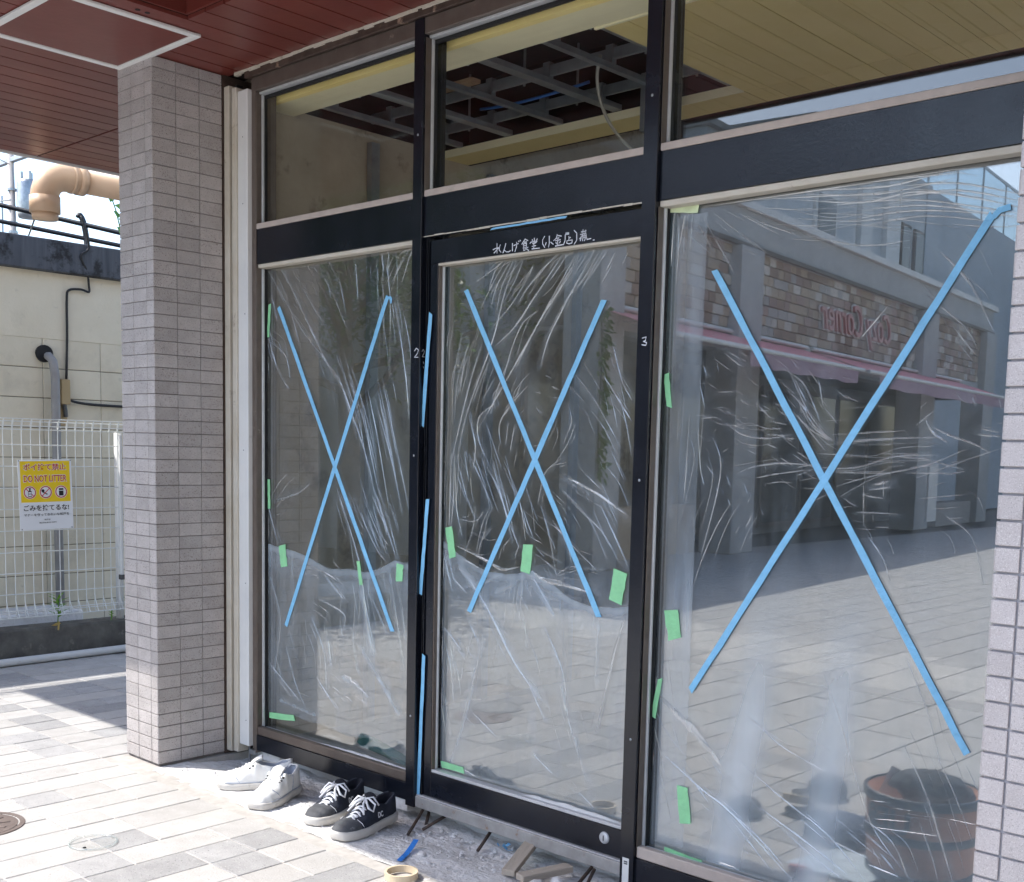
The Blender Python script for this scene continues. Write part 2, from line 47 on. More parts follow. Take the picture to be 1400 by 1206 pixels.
# ------------------------------------------------------------------ material helpers
MATS = {}
def mat(name, c1, c2=None, scale=8.0, rough=0.6, bump=0.0, bscale=None, metal=0.0, rand=0.0, detail=4.0,
        spec=0.5, speck=None, coat=0.0, rvar=0.0, stretch=None, dirt=None):
    """principled material: two-tone noise, optional speckle, per-object brightness variation, bump, dirt patches"""
    if name in MATS: return MATS[name]
    m = bpy.data.materials.new(name); m.use_nodes = True; MATS[name] = m
    t = m.node_tree; N = t.nodes; Lk = t.links.new; b = N['Principled BSDF']
    b.inputs['Metallic'].default_value = metal; b.inputs['Roughness'].default_value = rough
    b.inputs['Specular IOR Level'].default_value = spec
    if coat: b.inputs['Coat Weight'].default_value = coat; b.inputs['Coat Roughness'].default_value = 0.15
    tc = N.new('ShaderNodeTexCoord'); src = tc.outputs['Object']
    oi = N.new('ShaderNodeObjectInfo')
    add = N.new('ShaderNodeVectorMath'); add.operation = 'ADD'
    sc = N.new('ShaderNodeVectorMath'); sc.operation = 'SCALE'; sc.inputs[0].default_value = (37.1, 11.3, 23.7)
    Lk(oi.outputs['Random'], sc.inputs['Scale'])
    if stretch:
        mp = N.new('ShaderNodeMapping'); mp.inputs['Scale'].default_value = stretch; Lk(src, mp.inputs[0]); src = mp.outputs[0]
    Lk(src, add.inputs[0]); Lk(sc.outputs[0], add.inputs[1]); vec = add.outputs[0]
    c2 = c2 or c1
    n = N.new('ShaderNodeTexNoise'); n.inputs['Scale'].default_value = scale; n.inputs['Detail'].default_value = detail
    n.inputs['Roughness'].default_value = 0.62
    Lk(vec, n.inputs['Vector'])
    r = N.new('ShaderNodeValToRGB'); r.color_ramp.elements[0].position = 0.32; r.color_ramp.elements[1].position = 0.68
    r.color_ramp.elements[0].color = (*c1, 1); r.color_ramp.elements[1].color = (*c2, 1)
    Lk(n.outputs[0], r.inputs[0]); col = r.outputs[0]
    def mixc(fac, a, colr):
        mx = N.new('ShaderNodeMix'); mx.data_type = 'RGBA'
        Lk(fac, mx.inputs[0]); Lk(a, mx.inputs[6]); mx.inputs[7].default_value = (*colr, 1); return mx.outputs[2]
    if speck:                                    # (scale, threshold, colour)
        for (ss, th, cc) in speck:
            v = N.new('ShaderNodeTexNoise'); v.inputs['Scale'].default_value = ss; v.inputs['Detail'].default_value = 1.0
            Lk(vec, v.inputs['Vector'])
            rr = N.new('ShaderNodeValToRGB'); rr.color_ramp.elements[0].position = th; rr.color_ramp.elements[1].position = min(th+0.06, 1)
            Lk(v.outputs[0], rr.inputs[0]); col = mixc(rr.outputs[0], col, cc)
    if dirt:                                     # (scale, threshold, colour, width)
        for (ss, th, cc, wd) in dirt:
            v = N.new('ShaderNodeTexNoise'); v.inputs['Scale'].default_value = ss; v.inputs['Detail'].default_value = 6.0
            v.inputs['Roughness'].default_value = 0.7
            gm = N.new('ShaderNodeNewGeometry'); Lk(gm.outputs['Position'], v.inputs['Vector'])
            rr = N.new('ShaderNodeValToRGB'); rr.color_ramp.elements[0].position = th; rr.color_ramp.elements[1].position = min(th+wd, 1)
            Lk(v.outputs[0], rr.inputs[0]); col = mixc(rr.outputs[0], col, cc)
    if rand:
        hv = N.new('ShaderNodeHueSaturation')
        mr = N.new('ShaderNodeMapRange'); mr.inputs['To Min'].default_value = 1-rand; mr.inputs['To Max'].default_value = 1+rand
        Lk(oi.outputs['Random'], mr.inputs['Value']); Lk(mr.outputs[0], hv.inputs['Value']); Lk(col, hv.inputs['Color']); col = hv.outputs[0]
    Lk(col, b.inputs['Base Color'])
    if rvar:
        mr = N.new('ShaderNodeMapRange'); mr.inputs['To Min'].default_value = max(rough-rvar, 0.02); mr.inputs['To Max'].default_value = rough+rvar
        Lk(n.outputs[0], mr.inputs['Value']); Lk(mr.outputs[0], b.inputs['Roughness'])
    if bump:
        nb = N.new('ShaderNodeTexNoise'); nb.inputs['Scale'].default_value = bscale or scale*3; nb.inputs['Detail'].default_value = 5
        Lk(vec, nb.inputs['Vector'])
        bp = N.new('ShaderNodeBump'); bp.inputs['Strength'].default_value = bump; bp.inputs['Distance'].default_value = 0.01
        Lk(nb.outputs[0], bp.inputs['Height']); Lk(bp.outputs[0], b.inputs['Normal'])
    return m

def glass_mat(name, ior, tint=(1, 1, 1), wave=0.0):
    m = bpy.data.materials.new(name); m.use_nodes = True; MATS[name] = m
    t = m.node_tree; N = t.nodes; Lk = t.links.new; N.remove(N['Principled BSDF']); out = N['Material Output']
    tr = N.new('ShaderNodeBsdfTransparent'); tr.inputs[0].default_value = (*tint, 1)
    gl = N.new('ShaderNodeBsdfGlossy'); gl.inputs['Roughness'].default_value = 0.0
    fr = N.new('ShaderNodeFresnel'); fr.inputs['IOR'].default_value = ior
    gm = N.new('ShaderNodeNewGeometry'); e_ = N.new('ShaderNodeMath'); e_.operation = 'MULTIPLY_ADD'; e_.inputs[1].default_value = -2; e_.inputs[2].default_value = 1
    pw = N.new('ShaderNodeMath'); pw.operation = 'POWER'; pw.inputs[0].default_value = ior
    Lk(gm.outputs['Backfacing'], e_.inputs[0]); Lk(e_.outputs[0], pw.inputs[1]); Lk(pw.outputs[0], fr.inputs['IOR'])   # same reflectance on the inner face
    mx = N.new('ShaderNodeMixShader')
    if wave:
        tc = N.new('ShaderNodeTexCoord'); n = N.new('ShaderNodeTexNoise'); n.inputs['Scale'].default_value = 1.3; n.inputs['Detail'].default_value = 0
        Lk(tc.outputs['Object'], n.inputs['Vector'])
        bp = N.new('ShaderNodeBump'); bp.inputs['Strength'].default_value = wave; bp.inputs['Distance'].default_value = 0.004
        Lk(n.outputs[0], bp.inputs['Height']); Lk(bp.outputs[0], gl.inputs['Normal'])
    Lk(fr.outputs[0], mx.inputs[0]); Lk(tr.outputs[0], mx.inputs[1]); Lk(gl.outputs[0], mx.inputs[2]); Lk(mx.outputs[0], out.inputs[0])
    return m

def film_mat(name, base, haze_gain, gloss=0.25, colr=(0.74, 0.85, 0.95), streak=0.1):
    """thin clear plastic: mostly see-through, a little white scatter, glossy; the point attribute 'haze' adds white, with sheen and sun glints painted in"""
    m = bpy.data.materials.new(name); m.use_nodes = True; MATS[name] = m
    t = m.node_tree; N = t.nodes; Lk = t.links.new; N.remove(N['Principled BSDF']); out = N['Material Output']
    tr = N.new('ShaderNodeBsdfTransparent')
    di = N.new('ShaderNodeBsdfDiffuse'); di.inputs[0].default_value = (*colr, 1)
    tl = N.new('ShaderNodeBsdfTranslucent'); tl.inputs[0].default_value = (*colr, 1)
    gl = N.new('ShaderNodeBsdfGlossy'); gl.inputs['Roughness'].default_value = 0.12
    m1 = N.new('ShaderNodeMixShader'); m1.inputs[0].default_value = 0.3; Lk(di.outputs[0], m1.inputs[1]); Lk(tl.outputs[0], m1.inputs[2])
    m2 = N.new('ShaderNodeMixShader'); m2.inputs[0].default_value = gloss; Lk(m1.outputs[0], m2.inputs[1]); Lk(gl.outputs[0], m2.inputs[2])
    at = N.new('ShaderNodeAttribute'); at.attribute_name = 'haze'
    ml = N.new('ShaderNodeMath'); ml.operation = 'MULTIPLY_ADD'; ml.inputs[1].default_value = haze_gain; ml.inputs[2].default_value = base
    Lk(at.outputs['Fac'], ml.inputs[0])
    tc = N.new('ShaderNodeTexCoord'); mp = N.new('ShaderNodeMapping'); mp.inputs['Scale'].default_value = (14, 1, 2.2); mp.inputs['Rotation'].default_value = (0, 0.35, 0)
    n = N.new('ShaderNodeTexNoise'); n.inputs['Scale'].default_value = 1.6; n.inputs['Detail'].default_value = 5
    Lk(tc.outputs['Object'], mp.inputs[0]); Lk(mp.outputs[0], n.inputs['Vector'])
    mr = N.new('ShaderNodeMapRange'); mr.inputs['From Min'].default_value = 0.45; mr.inputs['From Max'].default_value = 0.8
    mr.inputs['To Min'].default_value = 0; mr.inputs['To Max'].default_value = streak
    Lk(n.outputs[0], mr.inputs['Value'])
    ad = N.new('ShaderNodeMath'); ad.operation = 'ADD'; ad.use_clamp = True; Lk(ml.outputs[0], ad.inputs[0]); Lk(mr.outputs[0], ad.inputs[1])
    m3 = N.new('ShaderNodeMixShader'); Lk(ad.outputs[0], m3.inputs[0]); Lk(tr.outputs[0], m3.inputs[1]); Lk(m2.outputs[0], m3.inputs[2])
    Lk(m3.outputs[0], out.inputs[0])
    return m

def leaf_mat(name, c1, c2):
    m = mat(name, c1, c2, 2.0, 0.5, 0, spec=0.3)
    t = m.node_tree; N = t.nodes; b = N['Principled BSDF']; out = N['Material Output']
    tl = N.new('ShaderNodeBsdfTranslucent'); tl.inputs[0].default_value = (c2[0]*2.2, c2[1]*2.4, c2[2]*1.2, 1)
    mx = N.new('ShaderNodeMixShader'); mx.inputs[0].default_value = 0.35
    t.links.new(b.outputs[0], mx.inputs[1]); t.links.new(tl.outputs[0], mx.inputs[2]); t.links.new(mx.outputs[0], out.inputs[0])
    return m

# ------------------------------------------------------------------ mesh helpers
def tag(o, label=None, cat=None, group=None, kind=None):
    if label: o['label'] = label
    if cat: o['category'] = cat
    if group: o['group'] = group
    if kind: o['kind'] = kind
    return o
def thing(name, label, cat, loc=(0, 0, 0), rz=0.0, group=None):
    o = bpy.data.objects.new(name, None); o.empty_display_size = 0.05; COL.objects.link(o)
    o.location = loc; o.rotation_euler = (0, 0, rz); return tag(o, label, cat, group)
WORLD = set()
def wthing(name, label, cat, loc, group=None):
    """an Empty at the thing's base whose parts are written in world coordinates"""
    o = thing(name, label, cat, loc, 0.0, group); WORLD.add(o.name); return o
class MB:
    """collects boxes, tubes and faces; build() links them as ONE mesh object"""
    def __init__(s): s.v = []; s.f = []
    def quad(s, *p):
        k = len(s.v); s.v += [tuple(q) for q in p]; s.f.append(tuple(range(k, k+len(p)))); return s
    def box(s, x0, x1, y0, y1, z0, z1, M=None):
        k = len(s.v)
        p = [(x0, y0, z0), (x1, y0, z0), (x1, y1, z0), (x0, y1, z0), (x0, y0, z1), (x1, y0, z1), (x1, y1, z1), (x0, y1, z1)]
        if M: p = [tuple(M @ Vector(q)) for q in p]
        s.v += p; s.f += [tuple(k+i for i in q) for q in ((3, 2, 1, 0), (4, 5, 6, 7), (0, 1, 5, 4), (1, 2, 6, 5), (2, 3, 7, 6), (3, 0, 4, 7))]
        return s
    def cbox(s, x0, x1, y0, y1, z0, z1, c=0.002, M=None):
        """box with chamfered edges"""
        k = len(s.v); xs = (x0, x1); ys = (y0, y1); zs = (z0, z1); idx = {}
        for i in (0, 1):
            for j in (0, 1):
                for l in (0, 1):
                    X, Y, Z = xs[i], ys[j], zs[l]; a = c if i == 0 else -c; b = c if j == 0 else -c; d = c if l == 0 else -c
                    for ax, q in (('x', (X, Y+b, Z+d)), ('y', (X+a, Y, Z+d)), ('z', (X+a, Y+b, Z))):
                        idx[(ax, i, j, l)] = len(s.v); s.v.append(tuple(M @ Vector(q)) if M else q)
        def F(*q): s.f.append(tuple(idx[a] for a in q))
        for i in (0, 1):
            o = [(0, 0), (1, 0), (1, 1), (0, 1)]
            if i == 0: o = o[::-1]
            F(*[('x', i, a, b) for a, b in o])
            o2 = [(0, 0), (0, 1), (1, 1), (1, 0)]
            if i == 0: o2 = o2[::-1]
            F(*[('y', a, i, b) for a, b in o2])
            o3 = [(0, 0), (1, 0), (1, 1), (0, 1)]
            if i == 0: o3 = o3[::-1]
            F(*[('z', a, b, i) for a, b in o3])
        for i in (0, 1):
            for j in (0, 1):
                F(('x', i, j, 0), ('x', i, j, 1), ('y', i, j, 1), ('y', i, j, 0))
                F(('y', 0, i, j), ('y', 1, i, j), ('z', 1, i, j), ('z', 0, i, j))
                F(('x', i, 0, j), ('x', i, 1, j), ('z', i, 1, j), ('z', i, 0, j))
                for l in (0, 1): F(('x', i, j, l), ('y', i, j, l), ('z', i, j, l))
        return s
    def tube(s, pts, r, n=8, closed=False, cap=True):
        pts = [Vector(p) for p in pts]; k = len(s.v); m = len(pts)
        rr = r if hasattr(r, '__len__') else [r]*m
        prev = None
        for i, p in enumerate(pts):
            a = pts[(i-1) % m] if (closed or i > 0) else p; b = pts[(i+1) % m] if (closed or i < m-1) else p
            d = (b-a).normalized() if (b-a).length > 1e-9 else Vector((0, 0, 1))
            u = prev - d*prev.dot(d) if prev is not None else d.orthogonal()
            if u.length < 1e-6: u = d.orthogonal()
            u.normalize(); prev = u; v = d.cross(u)
            for j in range(n):
                t = 2*pi*j/n; s.v.append(tuple(p+(u*cos(t)+v*sin(t))*rr[i]))
        for i in range(m if closed else m-1):
            a = k+i*n; b = k+((i+1) % m)*n
            for j in range(n): s.f.append((a+j, a+(j+1) % n, b+(j+1) % n, b+j))
        if cap and not closed:
            s.f.append(tuple(k+j for j in range(n))[::-1]); s.f.append(tuple(k+(m-1)*n+j for j in range(n)))
        return s
    def disc(s, c, r, n=24, h=0.01, squash=1.0):
        k = len(s.v)
        for z in (0, h):
            for j in range(n): s.v.append((c[0]+r*cos(2*pi*j/n), c[1]+r*squash*sin(2*pi*j/n), c[2]+z))
        for j in range(n): s.f.append((k+j, k+(j+1) % n, k+n+(j+1) % n, k+n+j))
        s.f.append(tuple(k+n+j for j in range(n))); s.f.append(tuple(k+j for j in range(n))[::-1]); return s
    def lathe(s, prof, n=32, c=(0, 0, 0), M=None):
        k = len(s.v)
        for (r, z) in prof:
            for j in range(n):
                q = Vector((c[0]+r*cos(2*pi*j/n), c[1]+r*sin(2*pi*j/n), c[2]+z)); s.v.append(tuple(M @ q) if M else tuple(q))
        for i in range(len(prof)-1):
            for j in range(n):
                a = k+i*n+j; b = k+i*n+(j+1) % n; s.f.append((a, b, b+n, a+n))
        return s
    def mesh(s, name):
        me = bpy.data.meshes.new(name); me.from_pydata(s.v, [], s.f); me.update(); return me
    def build(s, name, m, parent=None, smooth=False, fix=False):
        me = s.mesh(name)
        if fix:
            bm = bmesh.new(); bm.from_mesh(me); bmesh.ops.recalc_face_normals(bm, faces=bm.faces); bm.to_mesh(me); bm.free()
        if smooth:
            for p in me.polygons: p.use_smooth = True
        return link(name, me, m, parent)
def link(name, me, m, parent=None, loc=None):
    if m is not None and not me.materials: me.materials.append(m)
    o = bpy.data.objects.new(name, me); COL.objects.link(o)
    if parent is not None:
        o.parent = parent
        if parent.name in WORLD: o.matrix_parent_inverse = parent.matrix_basis.inverted()
    if loc is not None: o.location = loc
    return o
def text_mesh(body, size, extrude=0.0004, offset=0.0, shear=0.0, spacing=1.0, xs=1.0, align='LEFT'):
    c = bpy.data.curves.new('lettering', 'FONT'); c.body = body; c.size = size; c.extrude = extrude; c.offset = offset
    c.shear = shear; c.space_character = spacing; c.align_x = align; c.resolution_u = 4
    o = bpy.data.objects.new('lettering', c); COL.objects.link(o)
    dg = bpy.context.evaluated_depsgraph_get(); me = bpy.data.meshes.new_from_object(o.evaluated_get(dg))
    bpy.data.objects.remove(o); bpy.data.curves.remove(c); me.materials.clear()
    if xs != 1.0: me.transform(Matrix.Diagonal((xs, 1, 1, 1)))
    return me
def fit_text(body, width, height, **k):
    me = text_mesh(body, 1.0, **k); xs = [v.co.x for v in me.vertices]; ys = [v.co.y for v in me.vertices]
    x0, x1, y0, y1 = min(xs), max(xs), min(ys), max(ys)
    me.transform(Matrix.Translation((-x0, -y0, 0))); me.transform(Matrix.Diagonal((width/(x1-x0), height/(y1-y0), 1, 1))); return me
rnd = random.Random(7)

# ------------------------------------------------------------------ materials
soffit_m = mat('soffit_paint', (0.165, 0.036, 0.027), (0.135, 0.029, 0.022), 3, 0.36, 0.05, 40, rvar=0.08, rand=0.10)
soffit_back_m = mat('soffit_backing', (0.03, 0.018, 0.015), rough=0.9)
cream_m = mat('cream_metal', (0.62, 0.58, 0.50), (0.52, 0.47, 0.38), 6, 0.5, dirt=[(9, 0.62, (0.28, 0.23, 0.17), 0.1)])
white_m = mat('white_metal', (0.74, 0.74, 0.72), (0.66, 0.66, 0.65), 5, 0.45, dirt=[(7, 0.66, (0.42, 0.40, 0.36), 0.12)])
bronze_m = mat('bronze_aluminium', (0.125, 0.098, 0.082), (0.165, 0.135, 0.115), 14, 0.42, metal=0.35, rvar=0.1, dirt=[(16, 0.66, (0.33, 0.28, 0.24), 0.08)])
bronzed_m = mat('bronze_old', (0.055, 0.036, 0.028), (0.10, 0.070, 0.056), 20, 0.5, metal=0.2, dirt=[(13, 0.63, (0.34, 0.24, 0.18), 0.06)])
beige_m = mat('beige_bead', (0.50, 0.43, 0.38), (0.43, 0.37, 0.33), 20, 0.45, dirt=[(14, 0.64, (0.34, 0.29, 0.25), 0.1)])
silver_m = mat('silver_bead', (0.62, 0.63, 0.64), (0.52, 0.53, 0.55), 16, 0.35, metal=0.3)
black_m = mat('black_frame', (0.006, 0.0075, 0.012), (0.009, 0.011, 0.018), 9, 0.24, 0.03, 120, rvar=0.12, dirt=[(5, 0.60, (0.017, 0.019, 0.025), 0.2), (85, 0.70, (0.075, 0.077, 0.083), 0.05)])
gasket_m = mat('black_gasket', (0.008, 0.008, 0.009), rough=0.7)
steel_m = mat('galvanised_steel', (0.42, 0.44, 0.46), (0.30, 0.32, 0.34), 12, 0.38, metal=0.75, rvar=0.1)
dsteel_m = mat('dark_steel', (0.12, 0.125, 0.13), (0.08, 0.08, 0.085), 30, 0.55, metal=0.5, dirt=[(50, 0.6, (0.20, 0.10, 0.05), 0.1)])
tile_m = mat('granite_tile', (0.38, 0.352, 0.34), (0.47, 0.44, 0.428), 14, 0.55, 0.12, 240, rand=0.10, spec=0.35,
             speck=[(330, 0.60, (0.52, 0.47, 0.45)), (290, 0.63, (0.17, 0.14, 0.13))], dirt=[(6, 0.60, (0.54, 0.51, 0.50), 0.2), (11, 0.64, (0.30, 0.265, 0.25), 0.12)])
tile2_m = mat('granite_tile_pale', (0.47, 0.43, 0.425), (0.54, 0.50, 0.495), 14, 0.55, 0.12, 240, rand=0.05, spec=0.35,
             speck=[(420, 0.58, (0.60, 0.57, 0.56)), (380, 0.60, (0.38, 0.35, 0.345))])
grout_m = mat('grout', (0.15, 0.135, 0.128), (0.21, 0.19, 0.182), 20, 0.9, dirt=[(3.2, 0.50, (0.33, 0.305, 0.295), 0.12)])
grout2_m = mat('grout_pale', (0.42, 0.41, 0.44), (0.34, 0.33, 0.36), 20, 0.9)
conc_m = mat('rough_concrete', (0.58, 0.565, 0.55), (0.74, 0.73, 0.72), 7, 0.92, 0.9, 60, detail=9,
             dirt=[(22, 0.60, (0.42, 0.40, 0.38), 0.14), (70, 0.68, (0.13, 0.12, 0.11), 0.05)])
paver_b = mat('paver_beige', (0.42, 0.402, 0.38), (0.49, 0.475, 0.455), 10, 0.85, 0.25, 160, rand=0.06,
              speck=[(120, 0.70, (0.34, 0.30, 0.27)), (190, 0.69, (0.62, 0.60, 0.57))], dirt=[(2.2, 0.56, (0.44, 0.42, 0.39), 0.3), (9, 0.62, (0.38, 0.36, 0.34), 0.16), (55, 0.72, (0.20, 0.18, 0.165), 0.04)])
paver_g = mat('paver_grey', (0.32, 0.313, 0.308), (0.40, 0.393, 0.386), 12, 0.85, 0.25, 160, rand=0.12,
              speck=[(120, 0.66, (0.46, 0.445, 0.43)), (150, 0.68, (0.17, 0.165, 0.16))])
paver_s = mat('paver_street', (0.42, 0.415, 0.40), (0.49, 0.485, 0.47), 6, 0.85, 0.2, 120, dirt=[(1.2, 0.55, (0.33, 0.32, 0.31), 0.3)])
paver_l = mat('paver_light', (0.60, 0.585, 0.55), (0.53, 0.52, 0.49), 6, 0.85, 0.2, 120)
joint_m = mat('sand_joint', (0.52, 0.49, 0.455), (0.40, 0.375, 0.345), 25, 0.95)
jointd_m = mat('street_bed', (0.27, 0.265, 0.255), (0.33, 0.32, 0.31), 25, 0.95)
asph_m = mat('asphalt', (0.09, 0.09, 0.09), (0.12, 0.12, 0.12), 6, 0.9, 0.3, 90)

# ================================================================== GROUND
YG = 0.385                                   # outer face of the shop glass
tag(MB().quad((-90, -90, -0.06), (90, -90, -0.06), (90, 90, -0.06), (-90, 90, -0.06)).build('ground', asph_m), 'plain asphalt ground around the shops', kind='structure')
pav = MB().box(-4.6, 4.12, -1.42, -0.02, -0.05, -0.0028).box(-2.44, 0.02, -0.02, 1.9, -0.05, -0.0028).box(4.12, 16, -1.42, 7, -0.05, -0.006).box(3.56, 4.12, -0.02, .36, -.05, -.006).build('pavement', joint_m)  # pale slab right of the shop added unseen to bounce sunlight indoors
tag(pav, 'beige and grey paved walk in front of the shop', kind='structure')
street = MB().box(-4.6, 16, -24, -1.46, -0.05, -0.012).build('street', jointd_m)
tag(street, 'grey block paved street facing the shop', kind='structure')
tag(MB().box(-4.6, 16, -1.46, -1.42, -0.05, -0.001).build('kerb_strip', paver_s), 'pale flush kerb strip between pavement and street', kind='structure')
def paver_mesh(w_, l_):
    b = MB(); b.cbox(-w_/2, w_/2, -l_/2, l_/2, -0.03, 0.0, 0.0025); return b.mesh('paver')
PW, PL = 0.148, 0.330
pm = {}
for nm, l_ in (('full', PL), ('half', PL/2)):
    for mk in (paver_b, paver_g):
        me = paver_mesh(PW-0.0035, l_-0.0035); me.materials.append(mk); pm[(nm, mk.name)] = me
far_b, far_g = MB(), MB()
col = 0; x = -4.56
while x < 3.95:
    y = -1.42 + (PL/2 if col % 2 else 0)
    xc = x+PW/2
    ymax = 1.85 if (-2.42 < xc < -0.02) else -0.03
    if -0.26 < xc < 0.0: ymax = -0.03
    prev_g = False
    while y < ymax-0.05:
        half = rnd.random() < 0.62; l_ = PL/2 if half else PL
        if y+l_ > ymax: l_ = PL/2; half = True
        if y+l_ > ymax+0.02: break
        g = rnd.random() < (0.36 if half else 0.22)
        mk = paver_g if g else paver_b
        near = -2.35 < xc < 2.05 and y > -1.02-0.25*max(0, -xc-1)
        z = rnd.uniform(-0.0012, 0.0012)
        if near:
            o = link('paver', pm[('half' if half else 'full', mk.name)], None, pav, (xc, y+l_/2, z))
            o.rotation_euler = (rnd.uniform(-.003, .003), rnd.uniform(-.003, .003), 0)
        else:
            (far_g if g else far_b).cbox(x+.002, x+PW-.002, y+.002, y+l_-.002, -0.03, z, 0.0025)
        y += l_
    x += PW; col += 1
tag(far_b.build('paver_field', paver_b, pav), kind='stuff'); tag(far_g.build('paver_field', paver_g, pav), kind='stuff')
st, sl = MB(), MB()
x = -4.55; col = 0
while x < 9.4:
    y = -1.47-(0.25 if col % 2 else 0)
    if col % 2: st.cbox(x+.003, x+.277, -1.715, -1.465, -.03, -.004, .003)
    while y-0.5 > -23.9:
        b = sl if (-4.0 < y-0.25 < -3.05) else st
        b.cbox(x+.003, x+.277, y-.497, y-.003, -.03, -.004+rnd.uniform(-.001, .001), .003)
        y -= 0.5
    x += 0.28; col += 1
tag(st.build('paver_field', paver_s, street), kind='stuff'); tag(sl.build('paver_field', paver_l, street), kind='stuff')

# rough concrete bed under the new shop front: a noisy grid
from mathutils import noise
def bed():
    b = MB(); nx, ny = 260, 40; x0, x1 = 0.0, 3.3; y0, y1 = -0.045, 0.47
    for j in range(ny+1):
        for i in range(nx+1):
            xx = x0+(x1-x0)*i/nx; yy = y0+(y1-y0)*j/ny
            h = 0.012*noise.noise(Vector((xx*4, yy*4, 1)))+0.011*noise.noise(Vector((xx*13, yy*13, 5)))+0.007*noise.noise(Vector((xx*38, yy*38, 9)))
            dig = max(0, min(1, (yy-0.12-0.05*noise.noise(Vector((xx*5, 0, 3))))/0.16))
            zz = -0.002-0.028*dig+h*(0.35+0.65*dig)
            if j == 0: yy += 0.010*noise.noise(Vector((xx*9, 7, 1)))
            b.v.append((xx, yy, zz))
    for j in range(ny):
        for i in range(nx):
            a = j*(nx+1)+i; b.f.append((a, a+1, a+nx+2, a+nx+1))
    return tag(b.build('concrete_bed', conc_m), 'chipped pale concrete bed below the shop front', kind='structure')
bed()

# ================================================================== CANOPY
cp = wthing('canopy', 'dark red slatted canopy soffit over the shop entrance', 'canopy', (0, 0.2, 2.7))
def yedge(x): return -1.185-0.008*(x-1.7)
J0, JP = 0.421, 0.1116
k0 = -21
pl = {}
for k in range(k0, 33):
    xa = J0+JP*k+0.0035; xb = xa+JP-0.007; xc = (xa+xb)/2
    spans = []
    ye = yedge(xc)+0.03
    back = 0.425 if xc < -0.25 else 0.328
    if xa < -1.9: xa = -1.9
    if xb < -1.85: continue
    if 0 <= k <= 7: spans = [(ye, -0.75), (-0.10, back)]
    else: spans = [(ye, back)]
    if xc < -0.25: spans.append((0.435, 2.2))
    for (ya, yb) in spans:
        MB().box(xa, xb, ya, yb, 2.700, 2.712).build('plank', soffit_m, cp)
b = MB(); b.box(-1.9, 0.421, -1.12, 0.428, 2.714, 2.80).box(1.314, 4.1, -1.12, 0.33, 2.714, 2.80).box(0.421, 1.314, -1.12, -0.75, 2.714, 2.80).box(0.421, 1.314, -0.10, 0.33, 2.714, 2.80)
b.box(-1.9, -0.25, 0.43, 2.2, 2.714, 2.80); b.build('soffit_backing', soffit_back_m, cp)
MB().box(0.4235, 1.3115, -0.7475, -0.1025, 2.775, 2.79).box(0.4235, 0.4335, -0.7475, -0.1025, 2.7125, 2.7745).box(1.3015, 1.3115, -0.7475, -0.1025, 2.7125, 2.7745).box(0.434, 1.301, -0.1125, -0.1025, 2.7125, 2.7745).box(0.434, 1.301, -0.7475, -0.7375, 2.7125, 2.7745).build('open_recess', soffit_m, cp)
b = MB(); P = [(-2.0, yedge(-2.0)), (4.2, yedge(4.2))]
for z0, z1 in ((2.695, 3.05),):
    (xa, ya), (xb, yb) = P
    c = [(xa, ya, z0), (xb, yb, z0), (xb, yb+.03, z0), (xa, ya+.03, z0)]; d = [(q[0], q[1], z1) for q in c]
    b.quad(*c[::-1]); b.quad(*d); 
    for i in range(4): b.quad(c[i], c[(i+1) % 4], d[(i+1) % 4], d[i])
b.build('fascia', bronzed_m, cp)
MB().box(-0.45, 4.2, -1.50, -1.23, 2.95, 3.06).build('shadow_ledge', bronzed_m, cp)  # unseen box added out front to set the shadow edge on the ground
MB().box(-1.925, -1.903, -1.14, 2.2, 2.69, 2.86).build('end_trim', white_m, cp)
MB().box(-1.9, -1.903+0.3, 0.4285, 0.4325, 2.699, 2.7).build('joint_strip', soffit_back_m, cp)
MB().box(-1.95, 4.2, -1.12, 0.44, 2.86, 3.04).box(-1.95, -0.25, 0.44, 2.2, 2.86, 3.04).build('roof_slab', conc_m, cp)
MB().box(-3.25, -1.95, -1.16, 0.05, 2.72, 2.9).build('shadow_wing', soffit_m, cp)  # unseen wing added to cast the alley shadow left of the pillar
# access hatch with a white frame
h = MB().box(-0.205, 0.305, -0.495, -0.022, 2.693, 2.699).build('hatch_panel', soffit_m, cp)
fr = MB()
for q in ((-0.235, 0.335, -0.525, -0.497), (-0.235, 0.335, -0.020, 0.006), (-0.235, -0.207, -0.497, -0.020), (0.307, 0.335, -0.497, -0.020)):
    fr.cbox(q[0], q[1], q[2], q[3], 2.688, 2.6985, 0.002)
fr.build('hatch_frame', white_m, h)
for dx in (0.0, 0.035): MB().disc((0.372, -0.22-dx, 2.6985), 0.009, 12, 0.001).build('screw_hole', gasket_m, cp)
b = MB()                                     # torn edge of sealant where the soffit meets the shop front
x = 0.06
while x < 3.25:
    l = rnd.uniform(.02, .07); b.box(x, x+l, 0.318+rnd.uniform(-.002, .002), 0.331, 2.690+rnd.uniform(-.004, .004), 2.699); x += l
b.build('torn_sealant', cream_m, cp)

